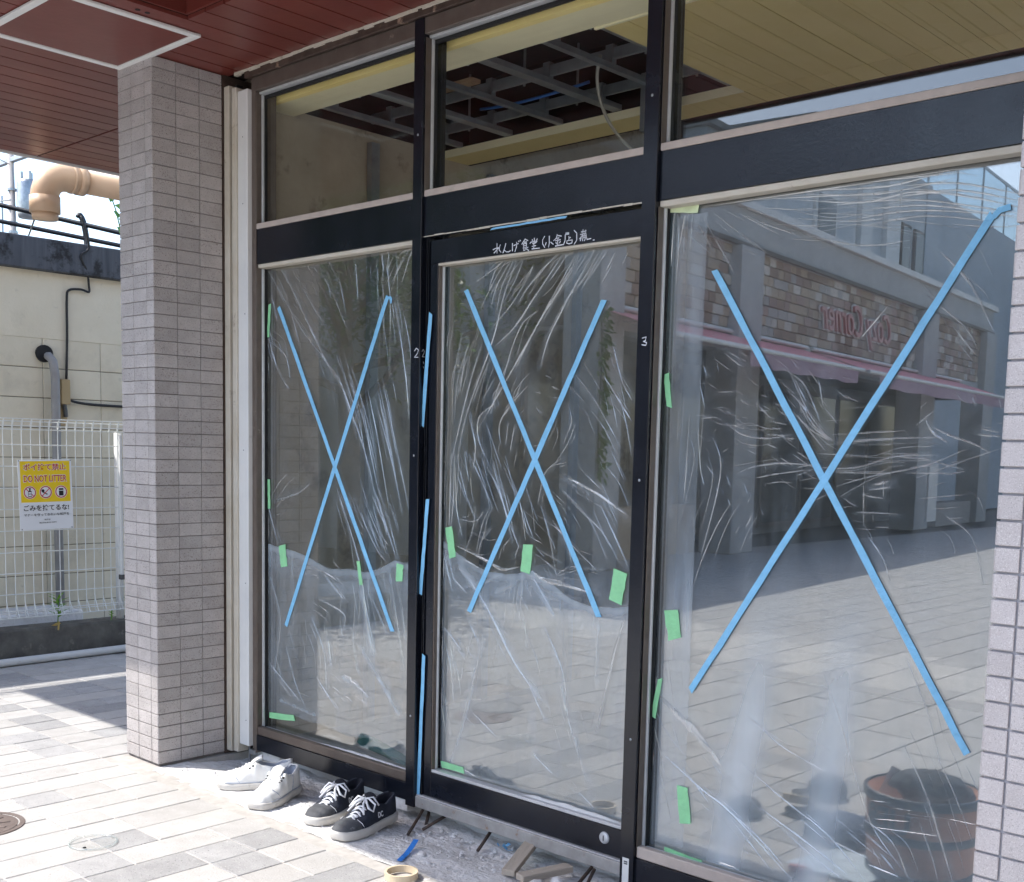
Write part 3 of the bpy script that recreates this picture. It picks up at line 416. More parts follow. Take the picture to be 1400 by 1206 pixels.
# shell of the shop building above and behind the canopy, kept low, with an unseen right window added to light the ceiling
sb = wthing('shop_building', 'plain shop shell, kept low, behind the canopy and glass front', 'building', (2, 2, 0))
plaster_m = mat('shop_plaster', (0.46, 0.44, 0.41), (0.52, 0.50, 0.47), 4, 0.85, 0.1, 60)
MB().box(-0.25, 0.0, 0.302, 0.436, 0, 2.7).build('jamb_wall', bronzed_m, sb)
MB().box(-0.25, 4.10, 0.4425, 0.66, 2.705, 3.75).build('upper_wall', plaster_m, sb)
MB().box(-0.25, -0.10, 0.66, 3.9, 0, 3.75).build('side_wall', plaster_m, sb)
MB().box(-0.25, 4.10, 3.9, 4.1, 0, 3.75).build('rear_wall', plaster_m, sb)
MB().box(-0.10, 3.95, 0.66, 3.9, 3.4, 3.55).build('roof', conc_m, sb)
MB().box(3.545, 3.949, 0.36, 0.4415, 0, 2.70).build('front_wall', plaster_m, sb)
MB().box(3.95, 4.10, 0.46, 3.9, 2.64, 3.75).box(3.95, 4.10, 0.46, 0.7, 0, 2.64).box(3.95, 4.10, 3.3, 3.9, 0, 2.64).build('side_wall', plaster_m, sb)
sw = MB().cbox(3.98, 4.07, 0.7, 0.75, 0, 2.64, .004).cbox(3.98, 4.07, 3.25, 3.3, 0, 2.64, .004).cbox(3.98, 4.07, 1.97, 2.03, 0.08, 2.56, .004).cbox(3.98, 4.07, .75, 3.25, 0, .08, .004).cbox(3.98, 4.07, .75, 3.25, 2.56, 2.64, .004).build('added_window', bronze_m, sb)
ADDED_WIN = sw

# ================================================================== INTERIOR
intc_m = mat('bare_wall', (0.38, 0.32, 0.24), (0.47, 0.40, 0.31), 5, 0.9, 0.25, 40, dirt=[(5, 0.56, (0.14, 0.115, 0.09), 0.15)])
intg_m = mat('dim_plaster', (0.46, 0.46, 0.45), (0.52, 0.52, 0.50), 3, 0.9)
flr_m = mat('screed_floor', (0.66, 0.65, 0.63), (0.74, 0.73, 0.71), 4, 0.85, 0.2, 50, dirt=[(6, 0.6, (0.5, 0.49, 0.47), 0.2)])
void_m = mat('unlit_void_black', (0.010, 0.010, 0.011), (0.016, 0.016, 0.016), 5, 0.9)  # near-black colour stands in for the unlit void
yel_m = mat('yellow_board', (0.92, 0.72, 0.27), (0.93, 0.75, 0.33), 5, 0.6)
beib_m = mat('pale_board', (0.88, 0.79, 0.53), (0.83, 0.74, 0.49), 14, 0.65, stretch=(0.3, 3, 1))
oli_m = mat('olive_board', (0.72, 0.56, 0.23), (0.76, 0.60, 0.27), 6, 0.6, rand=0.05)
tag(MB().box(-0.10, 3.98, 0.44, 3.9, -0.05, 0.028).build('floor', flr_m), 'pale dusty screed floor inside the shop', kind='structure')
tag(MB().box(-0.10, 0.03, 0.437, 3.9, 0.028, 3.06).build('wall_left', intc_m), 'bare brown concrete wall inside the shop', kind='structure')
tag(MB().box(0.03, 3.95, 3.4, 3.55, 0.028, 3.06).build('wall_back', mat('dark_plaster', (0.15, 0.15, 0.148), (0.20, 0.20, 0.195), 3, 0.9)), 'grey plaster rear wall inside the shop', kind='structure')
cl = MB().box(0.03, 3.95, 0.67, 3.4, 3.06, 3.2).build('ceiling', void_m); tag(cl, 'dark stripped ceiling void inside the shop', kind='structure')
MB().box(0.035, 3.5, 0.437, 0.462, 2.598, 2.63).build('ceiling_board', yel_m, cl)
MB().box(0.035, 3.5, 0.468, 0.612, 2.604, 2.624).build('ceiling_board', beib_m, cl)
MB().box(0.035, 1.648, 1.442, 1.60, 2.60, 2.62).build('ceiling_board', oli_m, cl)
MB().box(0.035, 1.648, 1.436, 1.4415, 2.598, 2.63).box(1.62, 3.5, 0.614, 0.624, 2.599, 2.634).build('ceiling_edge', beib_m, cl)
x = 1.65
while x < 3.5:
    MB().box(x+.0015, x+.0945, 0.626, 1.440, 2.60, 2.615).build('ceiling_board', oli_m, cl)
    MB().box(x+.0015, x+.0945, 1.4435, 1.60, 2.60, 2.615).build('ceiling_board', oli_m, cl); x += 0.096
def channel(b, p, q, w_=0.03, h_=0.03, t=0.002):
    """open C channel between two points along x or y"""
    (x0, y0, z0), (x1, y1, z1) = p, q
    if abs(x1-x0) > abs(y1-y0):
        b.box(x0, x1, y0-w_/2, y0+w_/2, z0, z0+t); b.box(x0, x1, y0-w_/2, y0-w_/2+t, z0+t, z0+h_); b.box(x0, x1, y0+w_/2-t, y0+w_/2, z0+t, z0+h_)
    else:
        b.box(x0-w_/2, x0+w_/2, y0, y1, z0, z0+t); b.box(x0-w_/2, x0-w_/2+t, y0, y1, z0+t, z0+h_); b.box(x0+w_/2-t, x0+w_/2, y0, y1, z0+t, z0+h_)
    return b
MB().box(0.035, 1.66, 0.62, 1.44, 2.90, 2.92).box(0.031, 0.036, .62, 1.62, 2.63, 2.9).box(0.036, 3.9, 1.605, 1.615, 2.60, 3.05).build('black_void_sheet', void_m, cl)  # black sheets added so the ceiling opening looks unlit
gr = wthing('ceiling_grid', 'exposed steel stud grid in the opened shop ceiling', 'ceiling grid', (0.85, 1.0, 2.63))
for i, xx in enumerate((0.16, 0.46, 0.76, 1.06, 1.36, 1.60)):
    channel(MB(), (xx, 0.615, 2.628+0.004*(i % 2)), (xx, 1.436, 2.628+0.004*(i % 2)), 0.045 if i % 2 else 0.025, 0.02).build('furring_strip', steel_m, gr)
for yy in (0.72, 1.02, 1.33):
    channel(MB(), (0.04, yy, 2.662), (1.64, yy, 2.662), 0.014, 0.038).build('carrier_channel', steel_m, gr)
for yy in (0.72, 1.02, 1.33):
    for xx in (0.30, 0.92, 1.50): MB().tube([(xx, yy+.02, 2.66), (xx, yy+.02, 2.899)], 0.005, 6).build('hanger_rod', steel_m, gr)
for yy in (0.72, 1.02, 1.33):
    for xx in (0.16, 0.46, 0.76, 1.06, 1.36): MB().box(xx-.016, xx+.016, yy-.012, yy+.012, 2.648, 2.712).build('clip', steel_m, gr)
MB().box(1.28, 1.40, 1.30, 1.34, 2.49, 2.70).build('hanging_bracket', steel_m, gr)
MB().box(0.36, 0.62, 1.05, 1.10, 2.74, 2.755).build('loose_batten', mat('raw_wood', (0.38, 0.24, 0.14), (0.46, 0.31, 0.19), 12, 0.7), gr)
def curve(pts, k=4):
    P = [Vector(p) for p in pts]; Q = []
    for i in range(len(P)-1):
        p0, p1, p2, p3 = P[max(i-1, 0)], P[i], P[i+1], P[min(i+2, len(P)-1)]
        for j in range(k):
            t = j/k; Q.append(0.5*((2*p1)+(p2-p0)*t+(2*p0-5*p1+4*p2-p3)*t*t+(3*p1-p0-3*p2+p3)*t**3))
    return Q+[P[-1]]
def cable(name, pts, r, m, label, n=6):
    pts = curve(pts) if len(pts) < 14 else pts
    return tag(MB().tube(pts, r, n).build(name, m, smooth=True), label, 'cable')
grey_cable = mat('grey_cable', (0.34, 0.32, 0.28), rough=0.5); blue_cable = mat('blue_cable', (0.03, 0.14, 0.42), rough=0.4)
blk_cable = mat('black_cable', (0.015, 0.015, 0.016), rough=0.5)
cable('hanging_cable', [(1.37, .95, 2.66), (1.34, .97, 2.60), (1.335, 1.0, 2.52), (1.35, 1.05, 2.44), (1.40, 1.12, 2.36), (1.47, 1.2, 2.30)], 0.006, grey_cable, 'grey cable hanging from the opened ceiling grid')
cable('loose_cable', [(.42, 1.30, 2.72), (.62, 1.28, 2.70), (.84, 1.30, 2.71), (1.0, 1.33, 2.73)], 0.006, blue_cable, 'blue cable lying across the ceiling grid')
cable('wall_cable', [(.05, 1.36, 2.60), (.052, 1.37, 2.4), (.05, 1.345, 2.1), (.055, 1.33, 1.2)], 0.007, blue_cable, 'blue cable hanging down the bare inside wall')
cable('wall_cable', [(.05, 1.385, 2.58), (.056, 1.40, 2.4), (.05, 1.42, 2.1), (.05, 1.43, 1.2)], 0.005, grey_cable, 'grey cable beside the blue one on the inside wall')
for i, yy in enumerate((1.02, 1.75, 2.4)):
    o = channel(MB(), (0, 0, 0), (2.55, 0, 0), 0.045, 0.03).build('wall_stud', steel_m)
    o.rotation_euler = (0, -pi/2, 0); o.location = (0.065, yy, 0.03)
    tag(o, ('steel stud on the inside wall nearest the window', 'steel stud on the inside wall behind the hanging cables', 'steel stud deepest in the shop on the bare wall')[i], 'stud')

# ================================================================== SHOP FRONT FRAME
ff = wthing('shopfront_frame', 'black and bronze aluminium shop front with three bays', 'shop front', (1.7, 0.38, 0.03))
clear = glass_mat('window_glass', 2.85, (0.97, 0.99, 0.98), wave=0.014); clear_up = glass_mat('transom_glass', 1.36, (0.98, 0.99, 0.98), wave=0.03); clear_r = glass_mat('transom_glass_right', 1.85, (0.98, 0.99, 0.98), wave=0.03)
MB().box(4.02, 4.026, .75, 1.97, .08, 2.56).box(4.02, 4.026, 2.03, 3.25, .08, 2.56).build('pane', clear_up, ADDED_WIN)
def part(name, m, q, c=0.0015): return MB().cbox(*q, c).build(name, m, ff)
# left jamb, posts, head
part('jamb', bronze_m, (0.150, 0.175, 0.335, 0.432, 0.03, 2.64))
post2 = part('post', black_m, (1.094, 1.139, 0.328, 0.432, 0.028, 2.665))
post3 = part('post', black_m, (2.053, 2.102, 0.326, 0.432, 0.012, 2.665))
part('head', bronzed_m, (0.12, 3.26, 0.322, 0.432, 2.668, 2.699)); part('head', bronze_m, (0.150, 3.26, 0.334, 0.432, 2.615, 2.666))
# transom band: three black boards, a pale ledge above, a cream bead below
for i, (xa, xb) in enumerate(((0.176, 1.0925), (1.1405, 2.0515), (2.1035, 3.24))):
    part('transom', black_m, (xa, xb, 0.340, 0.430, 1.969, 2.100), 0.001)
    part('transom_ledge', beige_m, (xa, xb, 0.337, 0.382, 2.101, 2.1215), 0.002)
    part('upper_bead', silver_m, (xa, xb, 0.352, 0.383, 2.606, 2.6145), 0.001)
    part('upper_gasket', gasket_m, (xa, xb, 0.372, 0.384, 2.594, 2.605), 0.001)
    # right-facing reveals at the left edge of each bay
    part('reveal', bronze_m, (xa, xa+0.003, 0.337, 0.360, 2.1225, 2.605), 0.0008)
    part('side_bead', silver_m, (xa, xa+0.008, 0.3605, 0.371, 2.1225, 2.605), 0.0015)
    part('side_gasket', gasket_m, (xa, xa+0.009, 0.3715, 0.384, 2.1225, 2.594), 0.0008)
    MB().box(xa-.01, xb+.01, YG, YG+0.006, 2.10, 2.612).build('glass_pane', clear_r if i == 2 else clear_up, ff)
part('head_bead', cream_m, (0.176, 1.0925, 0.346, 0.383, 1.954, 1.9685)); part('head_bead', cream_m, (2.1035, 3.24, 0.344, 0.383, 1.952, 1.9685))
for (xa, xb, zb) in ((0.176, 1.0925, 0.105), (2.1035, 3.24, 0.098)):
    part('side_reveal', bronze_m, (xa, xa+0.003, 0.337, 0.360, zb+.03, 1.953), 0.0008)
    part('side_bead', silver_m, (xa, xa+0.008, 0.3605, 0.371, zb+.03, 1.953), 0.0015)
    part('side_gasket', gasket_m, (xa, xa+0.009, 0.3715, 0.384, zb+.03, 1.953), 0.0008)
    part('bottom_rail', black_m, (xa-.02, xb, 0.336, 0.432, 0.042 if xa < 1 else 0.012, zb), 0.001)
    part('bottom_bead', bronze_m if xa < 1 else beige_m, (xa, xb, 0.338, 0.362, zb+.001, zb+.036), 0.003)
    part('sill_ledge', silver_m, (xa, xb, 0.3625, 0.384, zb+.001, zb+.030), 0.003)
    MB().box(xa-.01, xb+.01, YG, YG+0.006, zb+.005, 1.966).build('glass_pane', clear, ff)
MB().cbox(1.02, 1.092, 0.34, 0.43, 0.0, 0.041, .001).cbox(.18, .30, .36, .43, .0, .041, .001).build('packing_block', conc_m, ff)
for (px, zs) in ((1.117, (.35, 1.25, 2.3)), (2.078, (.45, 1.2, 2.25))):
    for z in zs:
        o = MB().lathe([(0, .0012), (.0035, .001), (.0042, 0)], 12).build('screw', steel_m, ff, True); o.matrix_basis = Matrix.Translation((px, .3278 if px < 2 else .3258, z)) @ Matrix.Rotation(pi/2, 4, 'X')
# door threshold and channel between post and door
thr_m = mat('worn_threshold', (0.42, 0.41, 0.40), (0.30, 0.285, 0.27), 18, 0.5, metal=0.2, dirt=[(20, 0.60, (0.26, 0.16, 0.10), 0.1)])
part('threshold', thr_m, (1.14, 2.052, 0.333, 0.432, 0.030, 0.070), 0.002); part('track', silver_m, (1.14, 2.052, 0.338, 0.352, 0.0705, 0.0745), 0.0008)
part('channel', black_m, (1.1395, 1.163, 0.362, 0.432, 0.075, 1.968)); part('channel_fin', black_m, (1.1495, 1.1515, 0.345, 0.3615, 0.075, 1.968), 0.0004)
part('channel_fin', black_m, (1.1585, 1.1605, 0.345, 0.3615, 0.075, 1.968), 0.0004)
lp = part('strike_plate', silver_m, (1.1525, 1.1575, 0.352, 0.3615, 0.655, 0.715), 0.001)
MB().cbox(1.1535, 1.1565, .3512, .3518, .683, .687, .0002).build('screw', gasket_m, lp)
b = MB(); x = 1.142
while x < 2.05:
    l = rnd.uniform(.02, .09); b.box(x, min(x+l-.002, 2.05), 0.338, 0.3395, 1.969+rnd.uniform(-.0015, .0015), 1.974+rnd.uniform(-.002, .001)); x += l
b.build('torn_edge', cream_m, ff)
part('sticker', white_m, (2.064, 2.088, 0.3245, 0.3258, 0.018, 0.095), 0.0003)
for zz in (0.082, 0.076): MB().box(2.070, 2.083, .3238, .3243, zz, zz+.004).build('sticker_print', dsteel_m, ff)

# sliding door
dr = wthing('sliding_door', 'black framed glass door with a name chalked on its top rail', 'door', (1.6, 0.37, 0.075))
def dpart(name, m, q, c=0.0015): return MB().cbox(*q, c).build(name, m, dr)
toprail = dpart('top_rail', black_m, (1.1645, 2.0525, 0.350, 0.405, 1.8825, 1.958)); dpart('stile', black_m, (1.1645, 1.200, 0.350, 0.405, 0.076, 1.882))
dpart('stile', black_m, (2.046, 2.0525, 0.350, 0.405, 0.165, 1.882)); brail = dpart('bottom_rail', black_m, (1.2005, 2.0525, 0.350, 0.405, 0.0765, 0.1625))
dpart('side_bead', bronze_m, (1.2005, 1.2045, 0.352, 0.3665, 0.1735, 1.874), .0005); dpart('side_bead', silver_m, (1.2005, 1.209, 0.367, 0.376, 0.1735, 1.874)); dpart('side_bead', beige_m, (2.0415, 2.0455, 0.352, 0.378, 0.1735, 1.874), .0008)
dpart('top_bead', cream_m, (1.2005, 2.0455, 0.350, 0.383, 1.8745, 1.882)); dpart('bottom_bead', silver_m, (1.2005, 2.0455, 0.352, 0.384, 0.163, 0.173))
MB().box(1.198, 2.048, YG, YG+.006, .168, 1.879).build('glass_pane', clear, dr)
lk = MB().lathe([(0, -.006), (.012, -.006), (.0175, -.004), (.0185, 0)], 24, (0, 0, 0), Matrix.Translation((1.975, .3495, .125)) @ Matrix.Rotation(-pi/2, 4, 'X')).build('lock', silver_m, dr, True, True)
MB().box(1.9735, 1.9765, .3425, .3436, .117, .133).build('keyhole', gasket_m, lk)
def strokes(lines, y, r):
    b = MB()
    for ln in lines:
        pts = [Vector((p[0], y, p[1])) for p in ln]
        for i in range(len(pts)-1):
            d = pts[i+1]-pts[i]; n = Vector((-d.z, 0, d.x)); n.normalize(); e = d.normalized()*r*0.5
            a, c = pts[i]-e, pts[i+1]+e; w1 = r*rnd.uniform(.75, 1.2); w2 = r*rnd.uniform(.7, 1.1); yy = -0.0003*(i % 2)
            b.quad(*(Vector((q.x, y+yy, q.z)) for q in (a-n*w1, c-n*w2, c+n*w2, a+n*w1)))
    return b
chalk_m = mat('white_chalk', (0.75, 0.77, 0.82), (0.55, 0.57, 0.62), 300, 0.9)
strokes(CHALK, 0.3494, 0.0017).build('chalk_writing', chalk_m, toprail)
strokes(TWO, 0.3274, 0.0014).build('chalk_number', chalk_m, post2); tb_ = strokes(TWOB, 0, 0.0010); tb_.v = [(1.1396, .335+(x+.028-1.139)/1.1, z) for x, y, z in tb_.v]; tb_.build('chalk_number', chalk_m, post2)
strokes(THREE, 0.3254, 0.0013).build('chalk_number', chalk_m, post3)

# shutter guide rails between pillar and frame
sg = wthing('shutter_guide', 'cream and white vertical rails between tiled pillar and shop front', 'guide rail', (0.07, 0.32, 0.03))
MB().cbox(0.0015, 0.036, 0.308, 0.36, 0.015, 2.655, .002).build('rail', cream_m, sg)
MB().box(0.0365, 0.053, 0.335, 0.36, 0.05, 2.66).build('slot', gasket_m, sg)
MB().cbox(0.0535, 0.082, 0.309, 0.36, 0.02, 2.64, .002).build('rail', cream_m, sg)
wr = MB().cbox(0.0825, 0.1485, 0.317, 0.36, 0.055, 2.625, .002).build('rail', white_m, sg)
for z in (0.16, 0.72, 1.25, 1.78, 2.2, 2.45): MB().disc((0, 0, 0), .0022, 8, .001).build('screw', dsteel_m, wr).matrix_local = Matrix.Translation((.118+.012*(int(z*10) % 2), .3165, z)) @ Matrix.Rotation(pi/2, 4, 'X')
MB().box(0.12, 0.127, .335, .342, -.02, .05).build('anchor_bolt', steel_m, sg); MB().cbox(0.135, 0.17, .33, .345, .02, .04, .001).build('bracket', steel_m, sg)

# ================================================================== TILED PILLARS
def tmesh(w_, h_, m, d=0.006, tw=0.045):
    b = MB(); b.cbox(-w_/2, w_/2, -d, 0, -h_/2, h_/2, 0.0012); me = b.mesh('tile'); me.materials.append(m); return me
lp_ = wthing('tiled_pillar', 'grey granite tiled pillar at the alley corner of the shop', 'pillar', (-0.125, 0.15, 0))
core = MB().box(-0.2445, -0.0055, 0.0055, 0.30, 0.0, 2.699).build('core', grout_m, lp_)
tm_full, tm_half, tm_top, tm_toph = tmesh(.0978, .0478, tile_m), tmesh(.0478, .0478, tile_m), tmesh(.0978, .038, tile_m), tmesh(.0478, .038, tile_m)
rest = MB()
def put_tile(x, y, z, face, me, parent):
    o = link('tile', me, None, parent); o.location = (x, y, z)
    o.rotation_euler = (rnd.uniform(-.004, .004), 0, (0 if face == 'f' else pi/2)+rnd.uniform(-.004, .004)); return o
ATOP = 2.658
for k in range(-1, 53):
    top = k < 0
    zc = (ATOP+.020) if top else ATOP-.05*k-.025
    for (xa, wd) in ((-0.25, .1), (-0.15, .1), (-0.05, .05)):
        if k >= 49: rest.cbox(xa+.0017, xa+wd-.0017, -.0005, .0055, zc-.0233, zc+.0233, .0012)
        else: put_tile(xa+wd/2, 0.0055, zc, 'f', (tm_toph if top else tm_half) if wd < .07 else (tm_top if top else tm_full), lp_)
    for ya in (0.0, 0.1, 0.2):
        if k >= 49: rest.cbox(-.0055, .0005, ya+.0017, ya+.0983, zc-.0233, zc+.0233, .0012)
        else: put_tile(-0.0055, ya+.05, zc, 's', tm_top if top else tm_full, lp_)
tag(rest.build('tile_courses', tile_m, lp_), kind='stuff')
rp = wthing('tiled_pillar', 'pale granite tiled pillar at the right edge of the glass', 'pillar', (3.39, 0.13, 0))
XR, YR, EZ = 3.236, -0.072, 1.6665
MB().box(XR+.006, XR+.30, YR+.006, .36, 0.0, 2.699).build('core', grout2_m, rp)
r_full, r_half = tmesh(.0955, .0455, tile2_m), tmesh(.0455, .0455, tile2_m)
rest = MB()
for k in range(-21, 33):
    zc = EZ-.05*k-.025
    if zc > 2.68 or zc < .02: continue
    for (xa, wd) in ((XR, .05), (XR+.05, .1), (XR+.15, .1), (XR+.25, .05)): put_tile(xa+wd/2, YR+.0055, zc, 'f', r_half if wd < .07 else r_full, rp)
    for ya in (0, .1, .2, .3): rest.cbox(XR-.0005, XR+.0055, YR+ya+.002, YR+ya+.098, zc-.0228, zc+.0228, .0012)
tag(rest.build('tile_courses', tile2_m, rp), kind='stuff')

# ================================================================== ALLEY: neighbour wall, fence, sign, pipes
block_m = mat('painted_block', (0.68, 0.615, 0.47), (0.73, 0.665, 0.52), 5, 0.8, 0.15, 70, rand=0.03, dirt=[(3, 0.54, (0.56, 0.50, 0.385), 0.25), (14, 0.62, (0.47, 0.42, 0.33), 0.15)])
jnt_m = mat('block_joint', (0.24, 0.215, 0.16), rough=0.9)
para_m = mat('stained_parapet', (0.05, 0.056, 0.066), (0.10, 0.108, 0.122), 7, 0.75, stretch=(1, 3, 0.25), dirt=[(5, 0.52, (0.014, 0.014, 0.015), 0.10)])
XN = -3.3
nb = wthing('neighbour_building', 'yellowish block wall building beyond the mesh fence', 'building', (XN, 1.2, 0))
MB().box(XN-4, XN-.006, -1.3, 4.2, 0, 1.91).build('wall', jnt_m, nb)
MB().box(XN-4, XN+.002, -1.3, 4.2, 1.912, 2.33).build('upper_wall', block_m, nb)
MB().cbox(XN-4.1, XN+.06, -1.4, 4.3, 2.332, 2.53, .006).build('parapet', para_m, nb)
bm_ = MB(); bm_.cbox(-.02, 0, -.1925, .1925, -.0925, .0925, .003); bme = bm_.mesh('block'); bme.materials.append(block_m)
for r in range(10):
    for c in range(14): link('block', bme, None, nb, (XN, -1.25+.388*c+.195, 1.82-.19*r))
dk = MB()
tag(MB().box(-3.28, -2.60, -2.5, 4.0, -.05, .05).build('alley_ground', conc_m), 'low concrete ground behind the fence', kind='structure')
slab = MB().cbox(-3.28, -2.95, .2, 1.15, .05, .20, .01).build('concrete_step', conc_m); tag(slab, 'pale concrete step at the foot of the block wall', 'step')
pipe_m = mat('grey_conduit', (0.33, 0.32, 0.31), (0.26, 0.25, 0.245), 8, 0.5)
cd = wthing('conduit', 'grey conduit running down the block wall', 'pipe', (XN+.06, 1.13, 0))
MB().tube([(XN-.02, 1.10, 1.80), (XN+.03, 1.105, 1.80), (XN+.055, 1.12, 1.77), (XN+.06, 1.13, 1.68), (XN+.06, 1.13, 1.0), (XN+.06, 1.135, .2)], .028, 10).build('tube', pipe_m, cd, True)
MB().tube([(XN-.01, 1.085, 1.815), (XN+.02, 1.085, 1.815)], .055, 16).build('sleeve_hole', gasket_m, cd)
MB().cbox(XN+.0, XN+.1, 1.095, 1.17, .98, 1.0, .003).build('clamp', pipe_m, cd)
tan_m = mat('tan_plastic', (0.42, 0.31, 0.16), (0.47, 0.35, 0.19), 6, 0.5)
jb = wthing('junction_box', 'tan junction box on the block wall above the fence', 'box', (XN+.03, 1.2, 1.45))
MB().cbox(XN+.005, XN+.05, 1.175, 1.235, 1.50, 1.66, .004).build('cover', tan_m, jb); MB().cbox(XN+.004, XN+.02, 1.165, 1.225, 1.36, 1.50, .003).build('base', tan_m, jb)
MB().tube([(XN+.03, 1.20, 1.50), (XN+.035, 1.205, 1.46), (XN+.03, 1.21, 1.42)], .014, 8).build('gland', dsteel_m, jb)
cable('wall_cable', [(XN+.085, 1.31, 2.70), (XN+.09, 1.345, 2.58), (XN+.075, 1.36, 2.50), (XN+.07, 1.31, 2.45), (XN+.05, 1.36, 2.36), (XN+.02, 1.385, 2.28), (XN+.02, 1.385, 2.235), (XN+.02, 1.33, 2.245), (XN+.02, 1.25, 2.23), (XN+.02, 1.235, 2.17), (XN+.015, 1.235, 1.95), (XN+.015, 1.225, 1.66)], .008, blk_cable, 'black cable running down the yellowish block wall')
cable('side_cable', [(XN+.02, 1.235, 1.53), (XN+.02, 1.3, 1.515), (XN+.015, 1.45, 1.505), (XN+.015, 1.9, 1.50)], .009, blk_cable, 'dark cable leaving the junction box along the wall')

kerb_m = mat('dark_kerb', (0.085, 0.082, 0.076), (0.16, 0.155, 0.14), 9, 0.92, 0.5, 50, dirt=[(10, 0.58, (0.30, 0.28, 0.24), 0.15)])  # dark grey base with paler random patches
tag(MB().cbox(-2.60, -2.44, -2.5, 4.0, -.05, .195, .012).build('kerb', kerb_m), 'dark mottled concrete kerb under the fence', kind='structure')
tag(MB().tube([(-2.36, -.6, .025), (-2.37, .3, .025), (-2.38, .8, .026), (-2.395, 1.3, .026), (-2.40, 1.85, .026)], .022, 12).build('drain_pipe', white_m, smooth=True), 'white plastic pipe lying along the dark kerb', 'pipe')
# mesh fence
fw_m = mat('white_wire', (0.82, 0.83, 0.80), (0.74, 0.75, 0.72), 20, 0.45)
XF = -2.47
fe = wthing('mesh_fence', 'white welded mesh fence with rolled edges along the alley', 'fence', (XF, .6, .2))
def wire_mesh():
    t = .045
    pts = [(0, 0, .33), (0, 0, .285), (0.01, 0, .262), (t, 0, .262), (t*.55, 0, .30), (0.004, 0, .335), (0, 0, .36), (0, 0, 1.30), (.004, 0, 1.325), (t*.55, 0, 1.385), (.006, 0, 1.372), (-.004, 0, 1.345), (.003, 0, 1.31)]
    return MB().tube(pts, .0026, 5, cap=False).mesh('vertical_wire')
wm = wire_mesh(); wm.materials.append(fw_m)
y = -1.0
while y < 1.95:
    link('vertical_wire', wm, None, fe, (XF, y+.002, 0)); y += .0522
hm = MB().tube([(0, -1.02, 0), (0, 1.98, 0)], .0034, 5).mesh('horizontal_wire'); hm.materials.append(fw_m)
for (dx, z) in [(0.004, .285), (.045, .262), (.025, .30), (0.004, .393), (.004, .512), (.004, .631), (.004, .754), (.004, .876), (.004, .996), (.004, 1.118), (.004, 1.239), (.004, 1.325), (.025, 1.385), (.008, 1.345), (-.003, 1.37)]:
    link('horizontal_wire', hm, None, fe, (XF+dx, 0, z))
for yy in (1.16, -.9):
    MB().tube([(XF-.03, yy, .0), (XF-.03, yy, 1.32)], .022, 12).build('post', white_m, fe, True)
MB().cbox(XF+.02, XF+.045, 1.135, 1.15, .44, 1.31, .003).build('edge_strip', white_m, fe)
MB().cbox(XF+.015, XF+.05, 1.13, 1.155, .44, .47, .002).build('clip', dsteel_m, fe)
# litter sign
SX, SY0, SZ0, SW, SH = -2.425, .531, .757, .31, .398
sg_ = wthing('litter_sign', 'yellow and white no-littering sign hung on the mesh fence', 'sign', (SX, SY0+SW/2, SZ0))
sign_w = mat('sign_white', (0.84, 0.86, 0.89), rough=0.4); sign_y = mat('sign_yellow', (0.92, 0.66, 0.015), rough=0.4)
red_m = mat('sign_red', (0.55, 0.03, 0.03), rough=0.45); ink_m = mat('sign_black', (0.012, 0.012, 0.014), rough=0.5)
tilt = Matrix.Translation((SX, SY0, SZ0)) @ Matrix.Rotation(radians(1.2), 4, 'X')
def spart(me, m, parent, u, v, d):
    """lay a mesh drawn in x,y on the face of the sign at (u along, v up, d proud)"""
    o = link('sign_print', me, m, parent); R_ = Matrix(((0, 0, 1, 0), (1, 0, 0, 0), (0, 1, 0, 0), (0, 0, 0, 1)))
    o.matrix_basis = tilt @ Matrix.Translation((d, u, v)) @ R_; return o
def flat(w_, h_, c=0.0):
    return MB().cbox(0, w_, 0, h_, 0, .0008, .0002).mesh('sign_print')
pn = MB().cbox(0, SW, 0, SH, -.003, 0, .0008).mesh('panel'); o = spart(pn, sign_w, sg_, 0, 0, 0); o.name = 'panel'
o = spart(flat(SW-.024, .232), sign_y, sg_, .012, .157, .0002); o.name = 'yellow_field'
def lettering(body, wd, ht, u, v, m, off=0.0, outline=None, d=.0014):
    me = fit_text(body, wd, ht, extrude=.0002, offset=off); o = spart(me, m, sg_, u, v, d); o.name = 'lettering'
    if outline:
        me2 = fit_text(body, wd+.006, ht+.006, extrude=.0001, offset=off+outline); o2 = spart(me2, sign_w, sg_, u-.003, v-.003, d-.0003); o2.name = 'lettering_outline'
lettering('ポイ捨て禁止', .245, .037, .030, .338, red_m, .012, .03)
lettering('DO NOT LITTER', .248, .037, .030, .272, red_m, .012, .03)
lettering('ごみを捨てるな!', .262, .034, .024, .108, ink_m, .014)
lettering('マナーを守ってきれいな松戸を', .262, .0155, .024, .078, ink_m, .012)
lettering('松戸市', .034, .009, .14, .052, ink_m, .01); lettering('MATSUDO CITY', .10, .007, .11, .036, ink_m, .008)
def ring2(r0, r1, n=28):
    b = MB()
    for j in range(n):
        a, c = 2*pi*j/n, 2*pi*(j+1)/n
        b.quad((r0*cos(a), r0*sin(a), 0), (r1*cos(a), r1*sin(a), 0), (r1*cos(c), r1*sin(c), 0), (r0*cos(c), r0*sin(c), 0))
    return b
